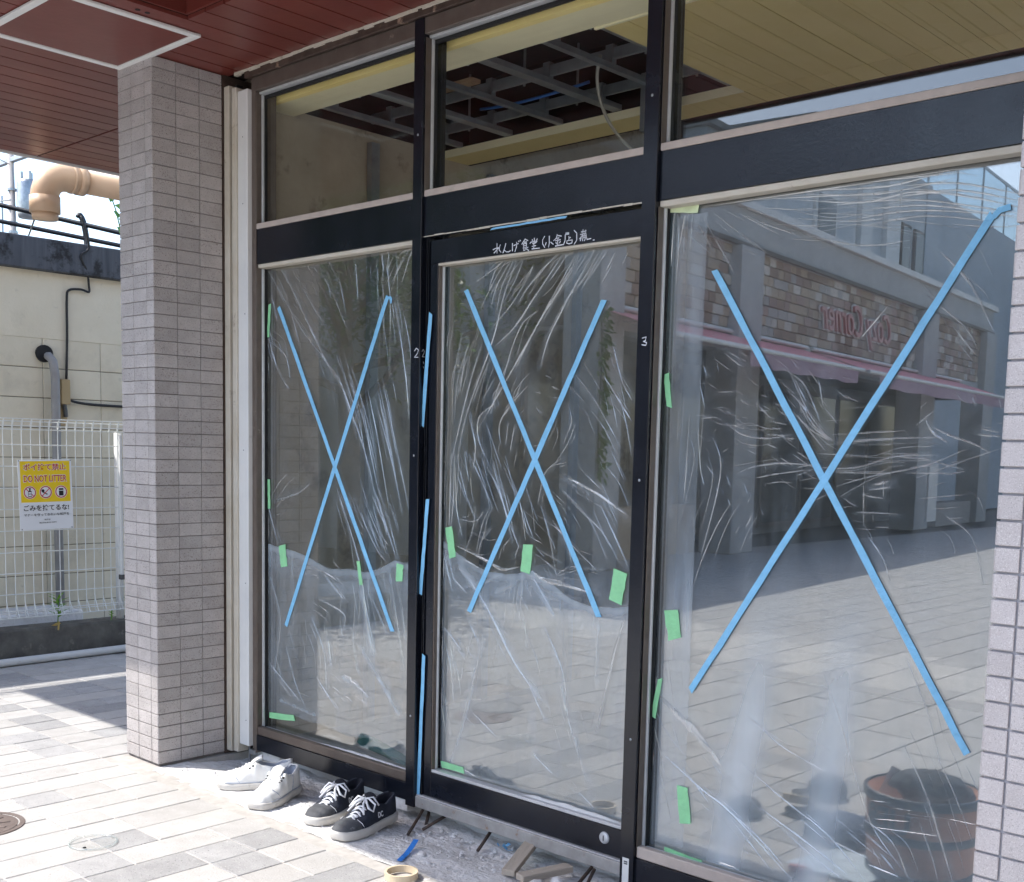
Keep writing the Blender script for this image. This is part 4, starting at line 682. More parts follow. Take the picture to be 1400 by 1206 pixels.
for i, u in enumerate((.062, .153, .243)):
    v = .213
    o = spart(MB().disc((0, 0, 0), .037, 28, .0002).mesh('icon_disc'), sign_w, sg_, u, v, .0013); o.name = 'icon_disc'
    o2 = spart(ring2(.029, .0345).mesh('icon_ring'), red_m, sg_, u, v, .0022); o2.name = 'icon_ring'
    M_ = Matrix.Rotation(radians(-45 if i == 0 else 45 if i == 1 else -45), 4, 'Z')
    if i != 2:
        o3 = spart(MB().box(-.030, .030, -.0022, .0022, 0, .0003, M_).mesh('icon_bar'), red_m, sg_, u, v, .0019 if i == 0 else .0026); o3.name = 'icon_bar'
    if i == 0: g = MB().box(-.010, .010, -.024, .008, 0, .0003).box(-.004, .004, .008, .020, 0, .0003).box(-.006, .006, .020, .025, 0, .0003)
    elif i == 1: g = MB().disc((-.016, .008, 0), .009, 12, .0003).box(-.018, .014, -.010, -.004, 0, .0003, Matrix.Rotation(-.5, 4, 'Z'))
    else: g = MB().box(-.013, .013, -.022, .006, 0, .0003).box(-.013, .013, .010, .020, 0, .0003)
    o4 = spart(g.mesh('icon_glyph'), ink_m, sg_, u, v, .0024); o4.name = 'icon_glyph'
    if i == 0:
        o5 = spart(MB().box(-.008, .008, -.020, -.010, 0, .0002).box(-.008, .008, -.006, .003, 0, .0002).mesh('icon_glyph'), sign_w, sg_, u, v, .0028); o5.name = 'icon_glyph'
for (u, v) in ((.006, SH-.006), (SW-.006, SH-.006), (.01, .006), (SW-.01, .006)):
    o = spart(MB().disc((0, 0, 0), .004, 10, .001).mesh('rivet'), steel_m, sg_, u, v, .0003); o.name = 'rivet'
# weeds and leaves on the kerb
leaf_w = leaf_mat('weed_leaf', (0.09, 0.20, 0.03), (0.16, 0.30, 0.05))
def leaf_quad(b, p, d, L, W, up=Vector((0, 0, 1))):
    d = d.normalized(); s = d.cross(up)
    if s.length < 1e-3: s = Vector((1, 0, 0))
    s.normalize(); n = s.cross(d)
    a, m1, m2, t = p, p+d*L*.45+s*W*.5+n*L*.05, p+d*L*.45-s*W*.5+n*L*.05, p+d*L
    b.quad(a, m1, t, m2)
for i, (px, py, pz, sc, lab) in enumerate(((-2.50, .77, .195, 1.0, 'bright green weed growing through the fence foot'), (-2.46, 1.08, .195, .35, 'tiny weed low on the kerb near the pillar'))):
    wd_ = wthing('weed', lab, 'plant', (px, py, pz), 'weeds on the kerb')
    MB().tube([(px, py, pz), (px+.01, py, pz+.09*sc), (px+.005, py+.005, pz+.17*sc)], .003, 5).build('stem', leaf_w, wd_)
    b = MB()
    for k in range(16):
        a = k*2.4; z = pz+sc*(.04+.008*k); leaf_quad(b, Vector((px+.006, py, z)), Vector((cos(a), sin(a), .45)), .075*sc, .018*sc+.004)
    b.build('leaves', leaf_w, wd_)
b = MB(); yl = mat('dry_leaf', (0.52, 0.40, 0.10), (0.45, 0.30, 0.12), 30, 0.6)
b.quad((-2.435, .70, .20), (-2.43, .73, .215), (-2.43, .76, .21), (-2.44, .73, .195)).quad((-2.432, .735, .17), (-2.43, .745, .17), (-2.432, .75, .22), (-2.434, .74, .22))
tag(b.build('dry_leaf', yl), 'yellowed leaf stuck to the top of the kerb', 'leaf')

# peach coloured drain elbow under the canopy end
pvc_m = mat('peach_pvc', (0.64, 0.44, 0.29), (0.69, 0.50, 0.345), 4, 0.5, rvar=0.1, dirt=[(7, .58, (.50, .36, .25), .2)])
PX, PZ = -2.10, 2.665
pp = wthing('vent_pipe', 'peach plastic pipe with a downturned elbow beside the canopy', 'pipe', (PX, .6, PZ))
MB().tube([(PX, .76, PZ), (PX, 3.2, PZ)], .064, 24).build('pipe', pvc_m, pp, True)
arc = [(PX, .56+.115*(1-sin(t)), PZ-.115*(1-cos(t))) for t in [i*pi/2/8 for i in range(9)]]
MB().tube([(PX, .77, PZ)]+arc+[(PX, .56, PZ-.13)], .072, 24).build('elbow', pvc_m, pp, True)
MB().tube([(PX, .735, PZ), (PX, .775, PZ)], .0775, 24).tube([(PX, .70, PZ), (PX, .715, PZ)], .076, 24).build('collar', pvc_m, pp, True)
MB().tube([(PX, .56, PZ-.115), (PX, .56, PZ-.20)], .0775, 24).build('collar', pvc_m, pp, True)
MB().tube([(PX, .56, PZ-.20), (PX, .56, PZ-.235)], [.068, .064], 24).build('outlet', pvc_m, pp, True)

# utility pole, wires, antenna, twig
pole_m = mat('concrete_pole', (0.42, 0.38, 0.35), (0.48, 0.44, 0.41), 3, 0.8)
up = wthing('utility_pole', 'far concrete utility pole with a grey transformer', 'pole', (-21.6, 8.95, 0))
MB().tube([(-21.58, 8.92, -.05), (-21.85, 8.94, 7.6)], [.085, .065], 12).build('shaft', pole_m, up, True)
tr_ = MB().lathe([(0, 6.0), (.20, 6.02), (.22, 6.1), (.22, 6.75), (.19, 6.82), (0, 6.86)], 18, (-21.5, 9.15, 0)).build('transformer', steel_m, up, True)
for a in (0, 2, 4): MB().tube([(-21.5+.12*cos(a), 9.15+.12*sin(a), 6.8), (-21.5+.12*cos(a), 9.15+.12*sin(a), 7.0)], .03, 8).build('bushing', steel_m, tr_)
MB().cbox(-22.5, -20.9, 8.9, 9.0, 7.2, 7.3, .01).build('crossarm', steel_m, up)
for z in (5.9, 6.2, 5.7, 6.6): MB().tube([(-21.8, 8.94, z), (-21.8, 8.94, z+.05)], .1, 12).build('band', steel_m, up)
def sag(a, b, d, n=14): a, b = Vector(a), Vector(b); return [a.lerp(b, i/n)-Vector((0, 0, d*4*(i/n)*(1-i/n))) for i in range(n+1)]
cable('overhead_cable', sag((-16.0, -1.0, 5.6), (-8.26, 5.82, 3.47), .0), .028, blk_cable, 'thick upper black cable bundle crossing the sky by the alley')
cable('overhead_cable', sag((-16.0, -1.0, 5.20), (-8.26, 5.82, 3.36), .0), .026, blk_cable, 'thick lower black cable bundle crossing the sky by the alley')
cable('overhead_wire', sag((-22, 9, 7.2), (-9, 2.0, 5.3), .2), .010, blk_cable, 'thin high wire running from the far pole')
cable('overhead_wire', sag((-22, 9, 5.2), (-8, 3.2, 3.6), .15), .010, blk_cable, 'thin low wire running from the far pole')
cable('drop_cable', [(-9.75, 4.5, 3.95), (-9.75, 4.52, 3.98), (-9.72, 4.55, 3.90), (-9.69, 4.57, 3.7), (-9.66, 4.55, 3.5), (-9.8, 4.5, 3.36)], .035, blk_cable, 'short looped black cable dropping from the overhead bundle')
an = wthing('tv_antenna', 'tiny far rooftop antenna against the sky', 'antenna', (-14, 5.4, 3.0))
MB().tube([(-14, 5.4, 3.2), (-14, 5.4, 4.9)], .015, 6).build('mast', steel_m, an); MB().tube([(-14.3, 5.4, 4.85), (-13.7, 5.4, 4.8)], .012, 6).build('boom', steel_m, an)
leaf_s = leaf_mat('sprig_leaf', (0.05, 0.13, 0.03), (0.10, 0.22, 0.05))
tw = wthing('leafy_sprig', 'thin leafy sprig hanging beside the pillar top', 'plant', (-3.05, 1.5, 2.75))
MB().tube([(-3.05, 1.36, 3.0), (-3.05, 1.40, 2.90), (-3.05, 1.425, 2.83), (-3.05, 1.46, 2.74), (-3.05, 1.49, 2.62)], .004, 5).build('stem', leaf_s, tw)
b = MB()
for (yy, zz, dy, dz) in ((1.405, 2.89, -.11, -.05), (1.41, 2.88, .11, -.03), (1.425, 2.83, -.06, -.11), (1.45, 2.77, .12, -.03), (1.46, 2.74, -.03, -.11), (1.475, 2.69, .10, -.05), (1.485, 2.64, -.05, -.10)):
    leaf_quad(b, Vector((-3.05, yy, zz)), Vector((.1, dy, dz)), .085, .055, Vector((1, 0.2, 0.3)))
b.build('leaves', leaf_s, tw)

# ================================================================== TAPES
def tape_mat(n, c, al):
    m = mat(n, tuple(v*0.86 for v in c), c, 28, 0.5, 0.5, 70); m.node_tree.nodes['Principled BSDF'].inputs['Alpha'].default_value = al; return m
blue_m = tape_mat('blue_tape', (0.25, 0.59, 0.88), 0.96); green_m = tape_mat('green_tape', (0.40, 0.90, 0.48), 0.72); pgreen_m = tape_mat('pale_tape', (0.75, 0.86, 0.55), 0.9)
def tape(name, r, wdt, y, m, label, group, nseg=10, lift=0.0012, parent=None):
    """strip from (x0,z0) to (x1,z1) on the plane y: thin, gently uneven, with slightly ragged ends"""
    x0, z0, x1, z1 = r; a, c = Vector((x0, 0, z0)), Vector((x1, 0, z1)); d = (c-a); n = Vector((-d.z, 0, d.x)).normalized(); b = MB()
    rows = []
    for i in range(nseg+1):
        t = i/nseg; p = a+d*t; wv = wdt/2*(1+rnd.uniform(-.07, .07)); off = lift*rnd.uniform(-.6, .2); ex = d.normalized()*rnd.uniform(-.009, .009) if i in (0, nseg) else Vector(); p = p+n*rnd.uniform(-.0009, .0009)
        rows.append([Vector((q.x, y+off+dy, q.z)) for dy in (0, -.0004) for q in (p-n*wv, p+n*wv+ex)])
    for i in range(nseg):
        r0, r1 = rows[i], rows[i+1]
        b.quad(r0[2], r1[2], r1[3], r0[3]); b.quad(r0[1], r1[1], r1[0], r0[0]); b.quad(r0[0], r1[0], r1[2], r0[2]); b.quad(r0[3], r1[3], r1[1], r0[1])
    b.quad(*[rows[0][k] for k in (0, 2, 3, 1)]); b.quad(*[rows[-1][k] for k in (0, 1, 3, 2)])
    return tag(b.build(name, m, fix=True), label, 'tape', group)
XL = ['blue tape on left window from its upper left, forming an X', 'blue tape on left window from its upper right, crossing the other strip', 'blue tape on the glass door slanting from upper left to lower right',
      'blue tape on the glass door slanting from upper right to lower left', 'longest blue tape slanting down right across the big right window', 'blue tape slanting down left across the big right window']
for i, r in enumerate(BLUE_X): tape('blue_tape', r, (.0195, .0195, .0195, .0195, .0185, .0185)[i], .3822-.0008*(i % 2), blue_m, XL[i], 'blue tape crosses on the glass', 26, .0008)
for i, r in enumerate(BLUE_V): tape('blue_tape', r, .0165, .3435, blue_m, ('blue tape strip beside the chalked twos on the door channel', 'middle blue tape strip low on the door channel above the latch', 'lowest blue tape strip on the door channel down to the threshold')[i], 'blue tape strips on the door channel')
tape('blue_tape', (1.452, 1.962, 1.765, 1.9635), .006, .3375, blue_m, 'thin blue tape along the top of the glass door', 'blue tape strips on the door channel')
DX = 0.0
b = MB(); e = [(3.010, 1.832), (3.022, 1.846), (3.050, 1.852), (3.052, 1.838), (3.030, 1.834), (3.018, 1.822)]
b.quad(*[(p[0]+DX, .3800, p[1]) for p in e[::-1]]).quad(*[(p[0]+DX, .3808, p[1]) for p in e]); tag(b.build('tape_end', blue_m), 'curled end of blue tape at the upper right of the big window', 'tape')
DX = 0.0
b = MB(); e = [(.905, 1.795), (.925, 1.80), (.935, 1.79), (.932, 1.775), (.925, 1.773), (.922, 1.787)]
b.quad(*[(p[0]+DX, .3800, p[1]) for p in e[::-1]]).quad(*[(p[0]+DX, .3808, p[1]) for p in e]); tag(b.build('tape_end', blue_m), 'curled hook of blue tape at the top of the left window', 'tape')
GL = ['upper green tape on the left edge of the left window', 'second green tape on the left edge of the left window', 'green tape holding the lower film at the left of the left window', 'thin tilted green tape in the middle of the left window', 'green tape holding the lower film at the right of the left window',
      'green tape along the bottom left of the left window', 'long green tape at the left side of the glass door', 'green tape patch in the middle of the glass door', 'pale green tape patch at the right of the glass door', 'green tape in the bottom left corner of the glass door',
      'narrow green tape on the left edge of the big right window', 'wide green tape on the film at the left of the big window', 'green tape low on the left edge of the big window', 'pale green tape at the top left of the big window', 'green tape above the floor at the lower left of the big window', 'green tape along the bottom left of the big window']
GW = [.016, .016, .044, .018, .036, .024, .034, .043, .050, .022, .018, .046, .016, .030, .038, .018]
for i, r in enumerate(GREEN):
    r = (max(r[0], .196), r[1], max(r[2], .196), r[3])
    if i in (10, 12): r = (max(r[0], 2.125), r[1], max(r[2], 2.125), r[3])
    if i not in (5, 9, 13, 15): q_ = rnd.uniform(-.09, .09)*(r[1]-r[3]); r = (r[0]+q_, r[1], r[2]-q_, r[3])
    tape('green_tape', r, GW[i], .3819, pgreen_m if i == 13 else green_m, GL[i], 'green tape pieces on the film', 6, .0008)

# ================================================================== PLASTIC FILM
film_up = film_mat('clear_film', 0.025, 0.46, streak=0.10); film_lo = film_mat('hazy_film', 0.12, 0.5, streak=0.18); film_ed = film_mat('film_overlap', 0.20, 0.4, streak=0.2)
crease_m = film_mat('film_crease', 0.42, 0, gloss=0.45, colr=(0.88, 0.91, 0.92), streak=0.3)
TOPZ = [0.0]
def crease_sheen(V, lines, sig, gain):
    """soft sheen painted as whitening of the film beside its folds: distance of each vertex to the traced fold lines"""
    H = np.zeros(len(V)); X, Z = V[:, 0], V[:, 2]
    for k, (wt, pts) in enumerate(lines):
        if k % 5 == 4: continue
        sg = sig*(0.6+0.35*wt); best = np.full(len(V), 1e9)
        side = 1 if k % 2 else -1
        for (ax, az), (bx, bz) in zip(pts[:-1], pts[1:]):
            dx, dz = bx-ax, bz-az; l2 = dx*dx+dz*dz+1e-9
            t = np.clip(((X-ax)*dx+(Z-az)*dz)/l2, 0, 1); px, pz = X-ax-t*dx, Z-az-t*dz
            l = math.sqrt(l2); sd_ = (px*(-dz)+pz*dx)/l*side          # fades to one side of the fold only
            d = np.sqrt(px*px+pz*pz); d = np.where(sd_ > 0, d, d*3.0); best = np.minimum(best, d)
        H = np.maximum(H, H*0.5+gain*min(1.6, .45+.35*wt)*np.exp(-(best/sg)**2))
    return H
def film(xa, xb, za, zb, y, m, label, topfn=None, nx=110, nz=200, hz=None, seed=0, botfn=None, lines=None, lg=0.22):
    b = MB(); hv = []
    for j in range(nz+1):
        for i in range(nx+1):
            s_, t = i/nx, j/nz; x = xa+(xb-xa)*s_
            top = topfn(s_) if topfn else zb; TOPZ[0] = top; bot = botfn(s_) if botfn else za
            z = bot+(top-bot)*t
            ed = min(1, 6*min(s_, 1-s_, t+.05, 1.05-t))
            yy = y+.00025*noise.noise(Vector((x*2.3, z*1.6, seed)))*ed+.0003*noise.noise(Vector((x*11+z*5, z*3.1-x*4, seed+4)))+.00015*noise.noise(Vector((x*36-z*9, z*8, seed+8)))
            b.v.append((x, yy, z)); hv.append(hz(x, z) if hz else 0.0)
    for j in range(nz):
        for i in range(nx): a = j*(nx+1)+i; b.f.append((a, a+1, a+nx+2, a+nx+1))
    if lines: hv = (np.array(hv)+crease_sheen(np.array(b.v), lines, .013, lg)).tolist()
    o = b.build('masking_film', m, smooth=True)
    at = o.data.attributes.new('haze', 'FLOAT', 'POINT'); at.data.foreach_set('value', hv)
    return tag(o, label, 'plastic film')
def gauss(x, c, s_): return math.exp(-((x-c)/s_)**2)
def creases(lines, y, parent, extra=0, box=None):
    """folded ridges standing up from the film: a narrow tent along each traced fold"""
    b = MB(); r = random.Random(len(lines))
    L = list(lines)
    for k in range(extra):
        src = lines[r.randrange(len(lines))][1]; ox, oz = r.uniform(-.09, .09), r.uniform(-.07, .07); sc = r.uniform(.3, .8); c = src[0]
        L.append((r.uniform(.25, .75), [(c[0]+(p[0]-c[0])*sc+ox, c[1]+(p[1]-c[1])*sc+oz) for p in src]))
    for (wt, pts) in L:
        if box: pts = [(min(max(p[0], box[0]), box[1]), min(max(p[1], box[2]), box[3])) for p in pts]
        P_ = [Vector((p[0], 0, p[1])) for p in pts]; Q = []
        for i in range(len(P_)-1):                # smooth subdivision
            p0 = P_[max(i-1, 0)]; p1 = P_[i]; p2 = P_[i+1]; p3 = P_[min(i+2, len(P_)-1)]
            for k in range(5):
                t = k/5; Q.append(0.5*((2*p1)+(p2-p0)*t+(2*p0-5*p1+4*p2-p3)*t*t+(3*p1-p0-3*p2+p3)*t**3))
        Q.append(P_[-1]); m_ = len(Q)
        for side in (0, 1):
            k0_ = len(b.v)
            for i, q in enumerate(Q):
                d = (Q[min(i+1, m_-1)]-Q[max(i-1, 0)]); n = Vector((-d.z, 0, d.x))
                if n.length < 1e-6: n = Vector((1, 0, 0))
                n.normalize(); tp = sin(pi*(i+.35)/(m_-1+.7)); hw = .00115*wt*tp*(.7+.6*r.random())+.0002
                e = q+n*hw*(1 if side else -1); ridge = q+n*hw*.2*r.uniform(-1, 1)
                b.v.append((ridge.x, y-.0007*min(wt, 2)*tp-.0002, ridge.z)); b.v.append((e.x, y, e.z))
            for i in range(m_-1): a = k0_+2*i; b.f.append((a, a+1, a+3, a+2) if side else (a, a+2, a+3, a+1))
    o = b.build('film_folds', crease_m, parent); o['kind'] = 'stuff'; return o
fl = film(.188, 1.09, .80, 1.95, .3843, film_up, 'upper clear plastic film behind the left window', seed=1, lines=CREASE_LEFT, hz=lambda x, z: .12*gauss(x, .25, .07)*max(0, 1.6-z)+.10*gauss(x-.35*(1.9-z), .45, .08))
creases(CREASE_LEFT, .3834, fl, 210, (.19, 1.088, .20, 1.948))
film(.188, 1.09, .145, .9, .3837, film_lo, 'hazy lower plastic film taped behind the left window', lines=CREASE_LEFT, lg=.35, topfn=lambda s_: .88-.13*math.sin(pi*min(1, s_/.85))**.8*s_+.02*noise.noise(Vector((s_*6, 1, 1))),
     botfn=lambda s_: .245-.09*s_+.05*noise.noise(Vector((s_*5, 3, 2)))-.05*gauss(s_, 0, .2), hz=lambda x, z: .5*gauss(z, TOPZ[0]-.012, .016)+.30*gauss(z, TOPZ[0]-.06, .05)+.12*gauss(x, .3, .12), seed=2)
fd = film(1.212, 2.040, .80, 1.872, .3843, film_up, 'upper clear plastic film behind the glass door', seed=3, lines=CREASE_DOOR, hz=lambda x, z: .16*gauss(x-.55*(1.9-z), 1.62-.55*.55, .07)*gauss(z, 1.6, .35)+.10*gauss(x, 1.225, .02))
creases(CREASE_DOOR, .3834, fd, 260, (1.214, 2.038, .18, 1.868))
film(1.212, 2.040, .178, .9, .3837, film_lo, 'hazy lower plastic film taped behind the glass door', lines=CREASE_DOOR, lg=.3, topfn=lambda s_: .965-.13*s_-.05*abs(math.sin(2*pi*s_))+.012*noise.noise(Vector((s_*9, 1, 5))),
     hz=lambda x, z: .5*gauss(z, TOPZ[0]-.010, .014)+.35*gauss(z, TOPZ[0]-.05, .04)+.12*gauss(z, .35, .3), seed=4)
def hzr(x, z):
    a = gauss(x-.16*(z-.4), 2.41, .058)*max(0, min(1, (1.02-z)/.5))*1.15 + gauss(x-.10*(z-.4), 2.67, .055)*max(0, min(1, (1.0-z)/.5))*1.2  # two white streaks stand in for sun glints, painted into the haze
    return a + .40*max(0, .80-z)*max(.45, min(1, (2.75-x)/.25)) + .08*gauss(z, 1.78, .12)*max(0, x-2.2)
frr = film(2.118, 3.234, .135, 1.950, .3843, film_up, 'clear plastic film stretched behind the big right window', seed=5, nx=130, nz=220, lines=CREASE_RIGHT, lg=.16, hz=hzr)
creases(CREASE_RIGHT, .3834, frr, 240, (2.12, 3.232, .14, 1.945))
film(2.135, 2.235, .15, 1.93, .3837, film_ed, 'whitish overlapping film strip down the left of the big window', nx=14, nz=120, seed=6, hz=lambda x, z: .3*max(0, noise.noise(Vector((x*30, z*4, 2)))),
     )
tl_m = mat('teal_sheet', (0.02, 0.16, 0.15), (0.03, 0.20, 0.19), 8, 0.4)
b = MB(); P_ = [(.70, .16), (.72, .20), (.80, .195), (.95, .165), (1.06, .135), (1.05, .118), (.90, .13), (.72, .15)]
b.quad(*[(p[0], .43, p[1]) for p in P_[::-1]]).quad(*[(p[0], .436, p[1]) for p in P_]); tag(b.build('teal_sheet', tl_m), 'torn teal plastic scrap at the foot of the left window', 'plastic scrap')
dust_m = mat('white_dust', (0.62, 0.62, 0.60), (0.70, 0.70, 0.69), 30, 0.9)
def heap(x0, x1, y0, y1, z, h, name, label, m=dust_m, n=28):
    b = MB()
    for j in range(9):
        for i in range(n+1):
            s_, t = i/n, j/8; e = max(0, math.sin(pi*s_))**.5*math.sin(pi*t); xx = x0+(x1-x0)*s_
            b.v.append((xx, y0+(y1-y0)*t, z+h*e*(.6+.8*abs(noise.noise(Vector((xx*17, t*3, 4)))))))
    for j in range(8):
        for i in range(n): a = j*(n+1)+i; b.f.append((a, a+1, a+n+2, a+n+1))
    return tag(b.build(name, m, smooth=True), label, kind='stuff')
heap(1.62, 2.03, .365, .384, .1735, .012, 'dust_heap', 'crumbled pale dust along the door glass'); heap(.55, 1.08, .364, .384, .1352, .010, 'dust_heap', 'pale dust along the left window ledge')

# ================================================================== SHOES
def smooth_tab(tab, t):
    for i in range(len(tab)-1):
        a, b = tab[i], tab[i+1]
        if a[0] <= t <= b[0]:
            u = (t-a[0])/(b[0]-a[0]); u = u*u*(3-2*u); return a[1]+(b[1]-a[1])*u
    return tab[-1][1]
def shoe(name, label, loc, rz, L, mu, msole, mlace, mlin, toe_m, group, style):
    """toe points to local -y. upper lofted in rings: closed over the forefoot, folded into a foot opening at the back"""
    t0 = thing(name, label, 'shoe', loc, rz, group)
    WT = [(0, .020), (.04, .034), (.14, .047), (.30, .0515), (.5, .044), (.65, .038), (.85, .037), (.95, .030), (1, .018)]
    HT = [(0, .030), (.05, .046), (.15, .056), (.28, .062), (.40, .080), (.50, .098), (.62, .082), (.75, .074), (.88, .086), (1, .092)] if style == 'low' else \
         [(0, .034), (.05, .052), (.15, .060), (.28, .068), (.40, .086), (.50, .100), (.62, .086), (.75, .080), (.88, .092), (1, .098)]
    sole_h = .030 if style == 'low' else .026
    n = 48; J = 20; b = MB(); rings = []
    for i in range(n+1):
        t = i/n; y = -L/2+L*t; wd = smooth_tab(WT, t); h = smooth_tab(HT, t); cx = .006*sin(pi*t)
        ring = []
        for j in range(J+1):
            a = pi*j/J; c, s_ = cos(a), sin(a)
            if t < .5:
                ring.append((cx+wd*math.copysign(abs(c)**.75, c), y, sole_h-.006+(h-sole_h+.006)*abs(s_)**.8))
            else:
                k = abs(j-J/2)/(J/2)            # 1 at the base, 0 at the middle
                sg = 1 if c >= 0 else -1; wi = wd-.010; back = max(0, (t-.93)/.07)
                if k > .55: u = (1-k)/.45; ring.append((cx+sg*wd*(1-.16*u*u), y, sole_h-.006+(h-sole_h+.006)*u))
                elif k > .40: u = (.55-k)/.15; ring.append((cx+sg*(wd*.84-(.009)*u), y, h+.002*sin(pi*u)))
                else:
                    u = (.40-k)/.40; zi = h-(h-sole_h-.008)*min(1, u*2.2)*(1-back); ring.append((cx+sg*(wi*.80)*(1-u), y-.004*back, zi))
        rings.append(ring)
    for ring in rings: b.v += ring
    for i in range(n):
        for j in range(J): a = i*(J+1)+j; b.f.append((a, a+1, a+J+2, a+J+1))
    for e in (0, n): b.f.append(tuple(e*(J+1)+j for j in range(J+1)))
    up_ = b.build('upper', mu, t0, True, True)
    up_.data.materials.append(mlin); up_.data.materials.append(toe_m)
    for pg in up_.data.polygons:
        i = min(pg.vertices)//(J+1); j = min(pg.vertices) % (J+1)
        if i >= n*.5-1 and abs(j+.5-J/2)/(J/2) < .45: pg.material_index = 1
        elif i < n*.21: pg.material_index = 2
    so = MB(); m_ = 44; lv = [(0, 0.96), (.004, 1.0), (sole_h*.6, 1.035), (sole_h, 1.02), (sole_h+.001, .93)]
    out = []
    for k in range(m_):
        a = 2*pi*k/m_; t = .5-.5*cos(a); wd = smooth_tab(WT, t)+.004; y = -L/2-.004+(L+.008)*t; out.append((.006*sin(pi*t)+wd*(1 if sin(a) >= 0 else -1)*(1 if abs(sin(a)) > .05 else abs(sin(a))/.05*.6), y))
    for (z, sc) in lv:
        for (x, y) in out: so.v.append((x*sc, y*(1+(sc-1)*.25), z+(.004*max(0, -y/L-.38)*8 if z < .02 else 0)))
    for r in range(len(lv)-1):
        for k in range(m_): so.f.append((r*m_+k, r*m_+(k+1) % m_, (r+1)*m_+(k+1) % m_, (r+1)*m_+k))
    so.f.append(tuple(range(m_))[::-1]); so.f.append(tuple((len(lv)-1)*m_+k for k in range(m_)))
    so.build('sole', msole, t0, True, True)
    # tongue
    tg = MB()
    for i in range(9):
        u = i/8; y = -L/2+L*(.42+.17*u); z = .086+.034*u+.006*sin(pi*u)
        for (x, dz) in ((-.022, -.006), (-.011, 0), (0, .002), (.011, 0), (.022, -.006)): tg.v.append((x+.004, y, z+dz))
    for i in range(8):
        for j in range(4): a = i*5+j; tg.f.append((a, a+1, a+6, a+5))
    k = len(tg.v); tg.v += [(v[0], v[1]+.004, v[2]-.005) for v in tg.v]
    tg.f += [tuple(k+q for q in f)[::-1] for f in tg.f]; tg.build('tongue', mlin if style == 'low' else mu, t0, True, True)
    # laces: crossing bars following the instep and two loops
    la = MB(); lr = .0032 if style == 'low' else .0022
    for i in range(6):
        t = .24+.045*i; y = -L/2+L*t; h = smooth_tab(HT, t)+.001; w_ = .024+.001*i
        for s_ in (-1, 1):
            pts = []
            for q in range(7):
                u = -1+2*q/6; pts.append((.005+w_*u, y+s_*u*.007, h-.016*u*u+.002))
            la.tube(pts, lr, 6)
    if style == 'low':
        yk = -L/2+L*.49; hk = .106
        for s_ in (-1, 1):
            la.tube([(.005, yk, hk), (.005+s_*.022, yk-.012, hk+.008), (.005+s_*.044, yk-.004, hk-.012), (.005+s_*.050, yk-.022, hk-.030), (.005+s_*.036, yk-.030, hk-.020), (.005+s_*.016, yk-.016, hk-.002), (.005, yk, hk)], .0035, 6)
            la.tube([(.005, yk, hk), (.005+s_*.020, yk+.016, hk+.004), (.005+s_*.040, yk+.020, hk-.022)], .0033, 6)
            la.tube([(.005, yk, hk), (.005+s_*.014, yk-.030, hk-.006), (.005+s_*.034, yk-.052, hk-.036)], .0033, 6)
    la.build('laces', mlace, t0, True)
    if style == 'low':                           # stitched logo on the outer side
        me = fit_text('DC', .026, .019, extrude=.0004, offset=.03)
        o = link('side_logo', me, mlace, t0); o.matrix_basis = Matrix.Translation((.0500, L*.035, .044)) @ Matrix.Rotation(radians(90), 4, 'Z') @ Matrix.Rotation(radians(80), 4, 'X')
        st_ = MB()
        for s_ in (-1, 1): st_.tube([(s_*.049+.005, -L*.5+L*.27, .030), (s_*.046+.005, -L*.5+L*.235, .048), (s_*.030+.005, -L*.5+L*.215, .0605)], .0012, 5)
        st_.build('stitching', mlace, t0)
    else:
        sm = MB(); eme = MB().disc((0, 0, 0), .0042, 10, .006).mesh('eyelet'); eme.materials.append(gasket_m)
        for i in range(6):
            t = .25+.045*i; y_ = -L/2+L*t; hh = smooth_tab(HT, t)
            for s_ in (-1, 1): link('eyelet', eme, None, t0, (.005+s_*(.026+.001*i), y_, hh-.014))
        for s_ in (-1, 1):
            sm.tube([(.005+s_*.050, -L*.5+L*.30, .030), (.005+s_*.045, -L*.5+L*.25, .048), (.005+s_*.028, -L*.5+L*.215, .0625)], .0016, 5)
            sm.tube([(.006+s_*.0385, L*.16, .030), (.006+s_*.036, L*.20, .055), (.006+s_*.031, L*.22, .080)], .0016, 5)
            sm.tube([(.005+s_*(smooth_tab(WT, q/10)+.0035), -L*.5+L*q/10, .0285) for q in range(1, 10)], .0018, 5)
        sm.build('seams', ling, t0)
        MB().tube([(.03, L*.40, .085), (.012, L*.47, .098), (-.01, L*.47, .098), (-.02, L*.40, .085)], .003, 6).build('heel_tab', mu, t0, True)
    return t0
navy = mat('navy_canvas', (0.013, 0.017, 0.030), (0.022, 0.027, 0.043), 60, 0.85, 0.3, 400); navyl = mat('navy_lining', (0.009, 0.010, 0.017), rough=0.95)
scuff = mat('scuffed_toe', (0.045, 0.048, 0.056), (0.085, 0.088, 0.096), 24, 0.7, 0.1, 150, dirt=[(40, 0.62, (0.18, 0.18, 0.19), 0.1)])
rubber = mat('white_rubber', (0.62, 0.60, 0.56), (0.54, 0.51, 0.47), 14, 0.6, dirt=[(20, 0.62, (0.40, 0.36, 0.31), 0.12)])
lacew = mat('white_lace', (0.78, 0.79, 0.82), (0.68, 0.69, 0.72), 200, 0.85); leather = mat('white_leather', (0.83, 0.825, 0.80), (0.77, 0.765, 0.745), 18, 0.5, 0.08, 90, dirt=[(26, 0.66, (0.56, 0.53, 0.46), 0.12)])
ling = mat('grey_lining', (0.34, 0.37, 0.43), (0.42, 0.45, 0.52), 40, 0.9)
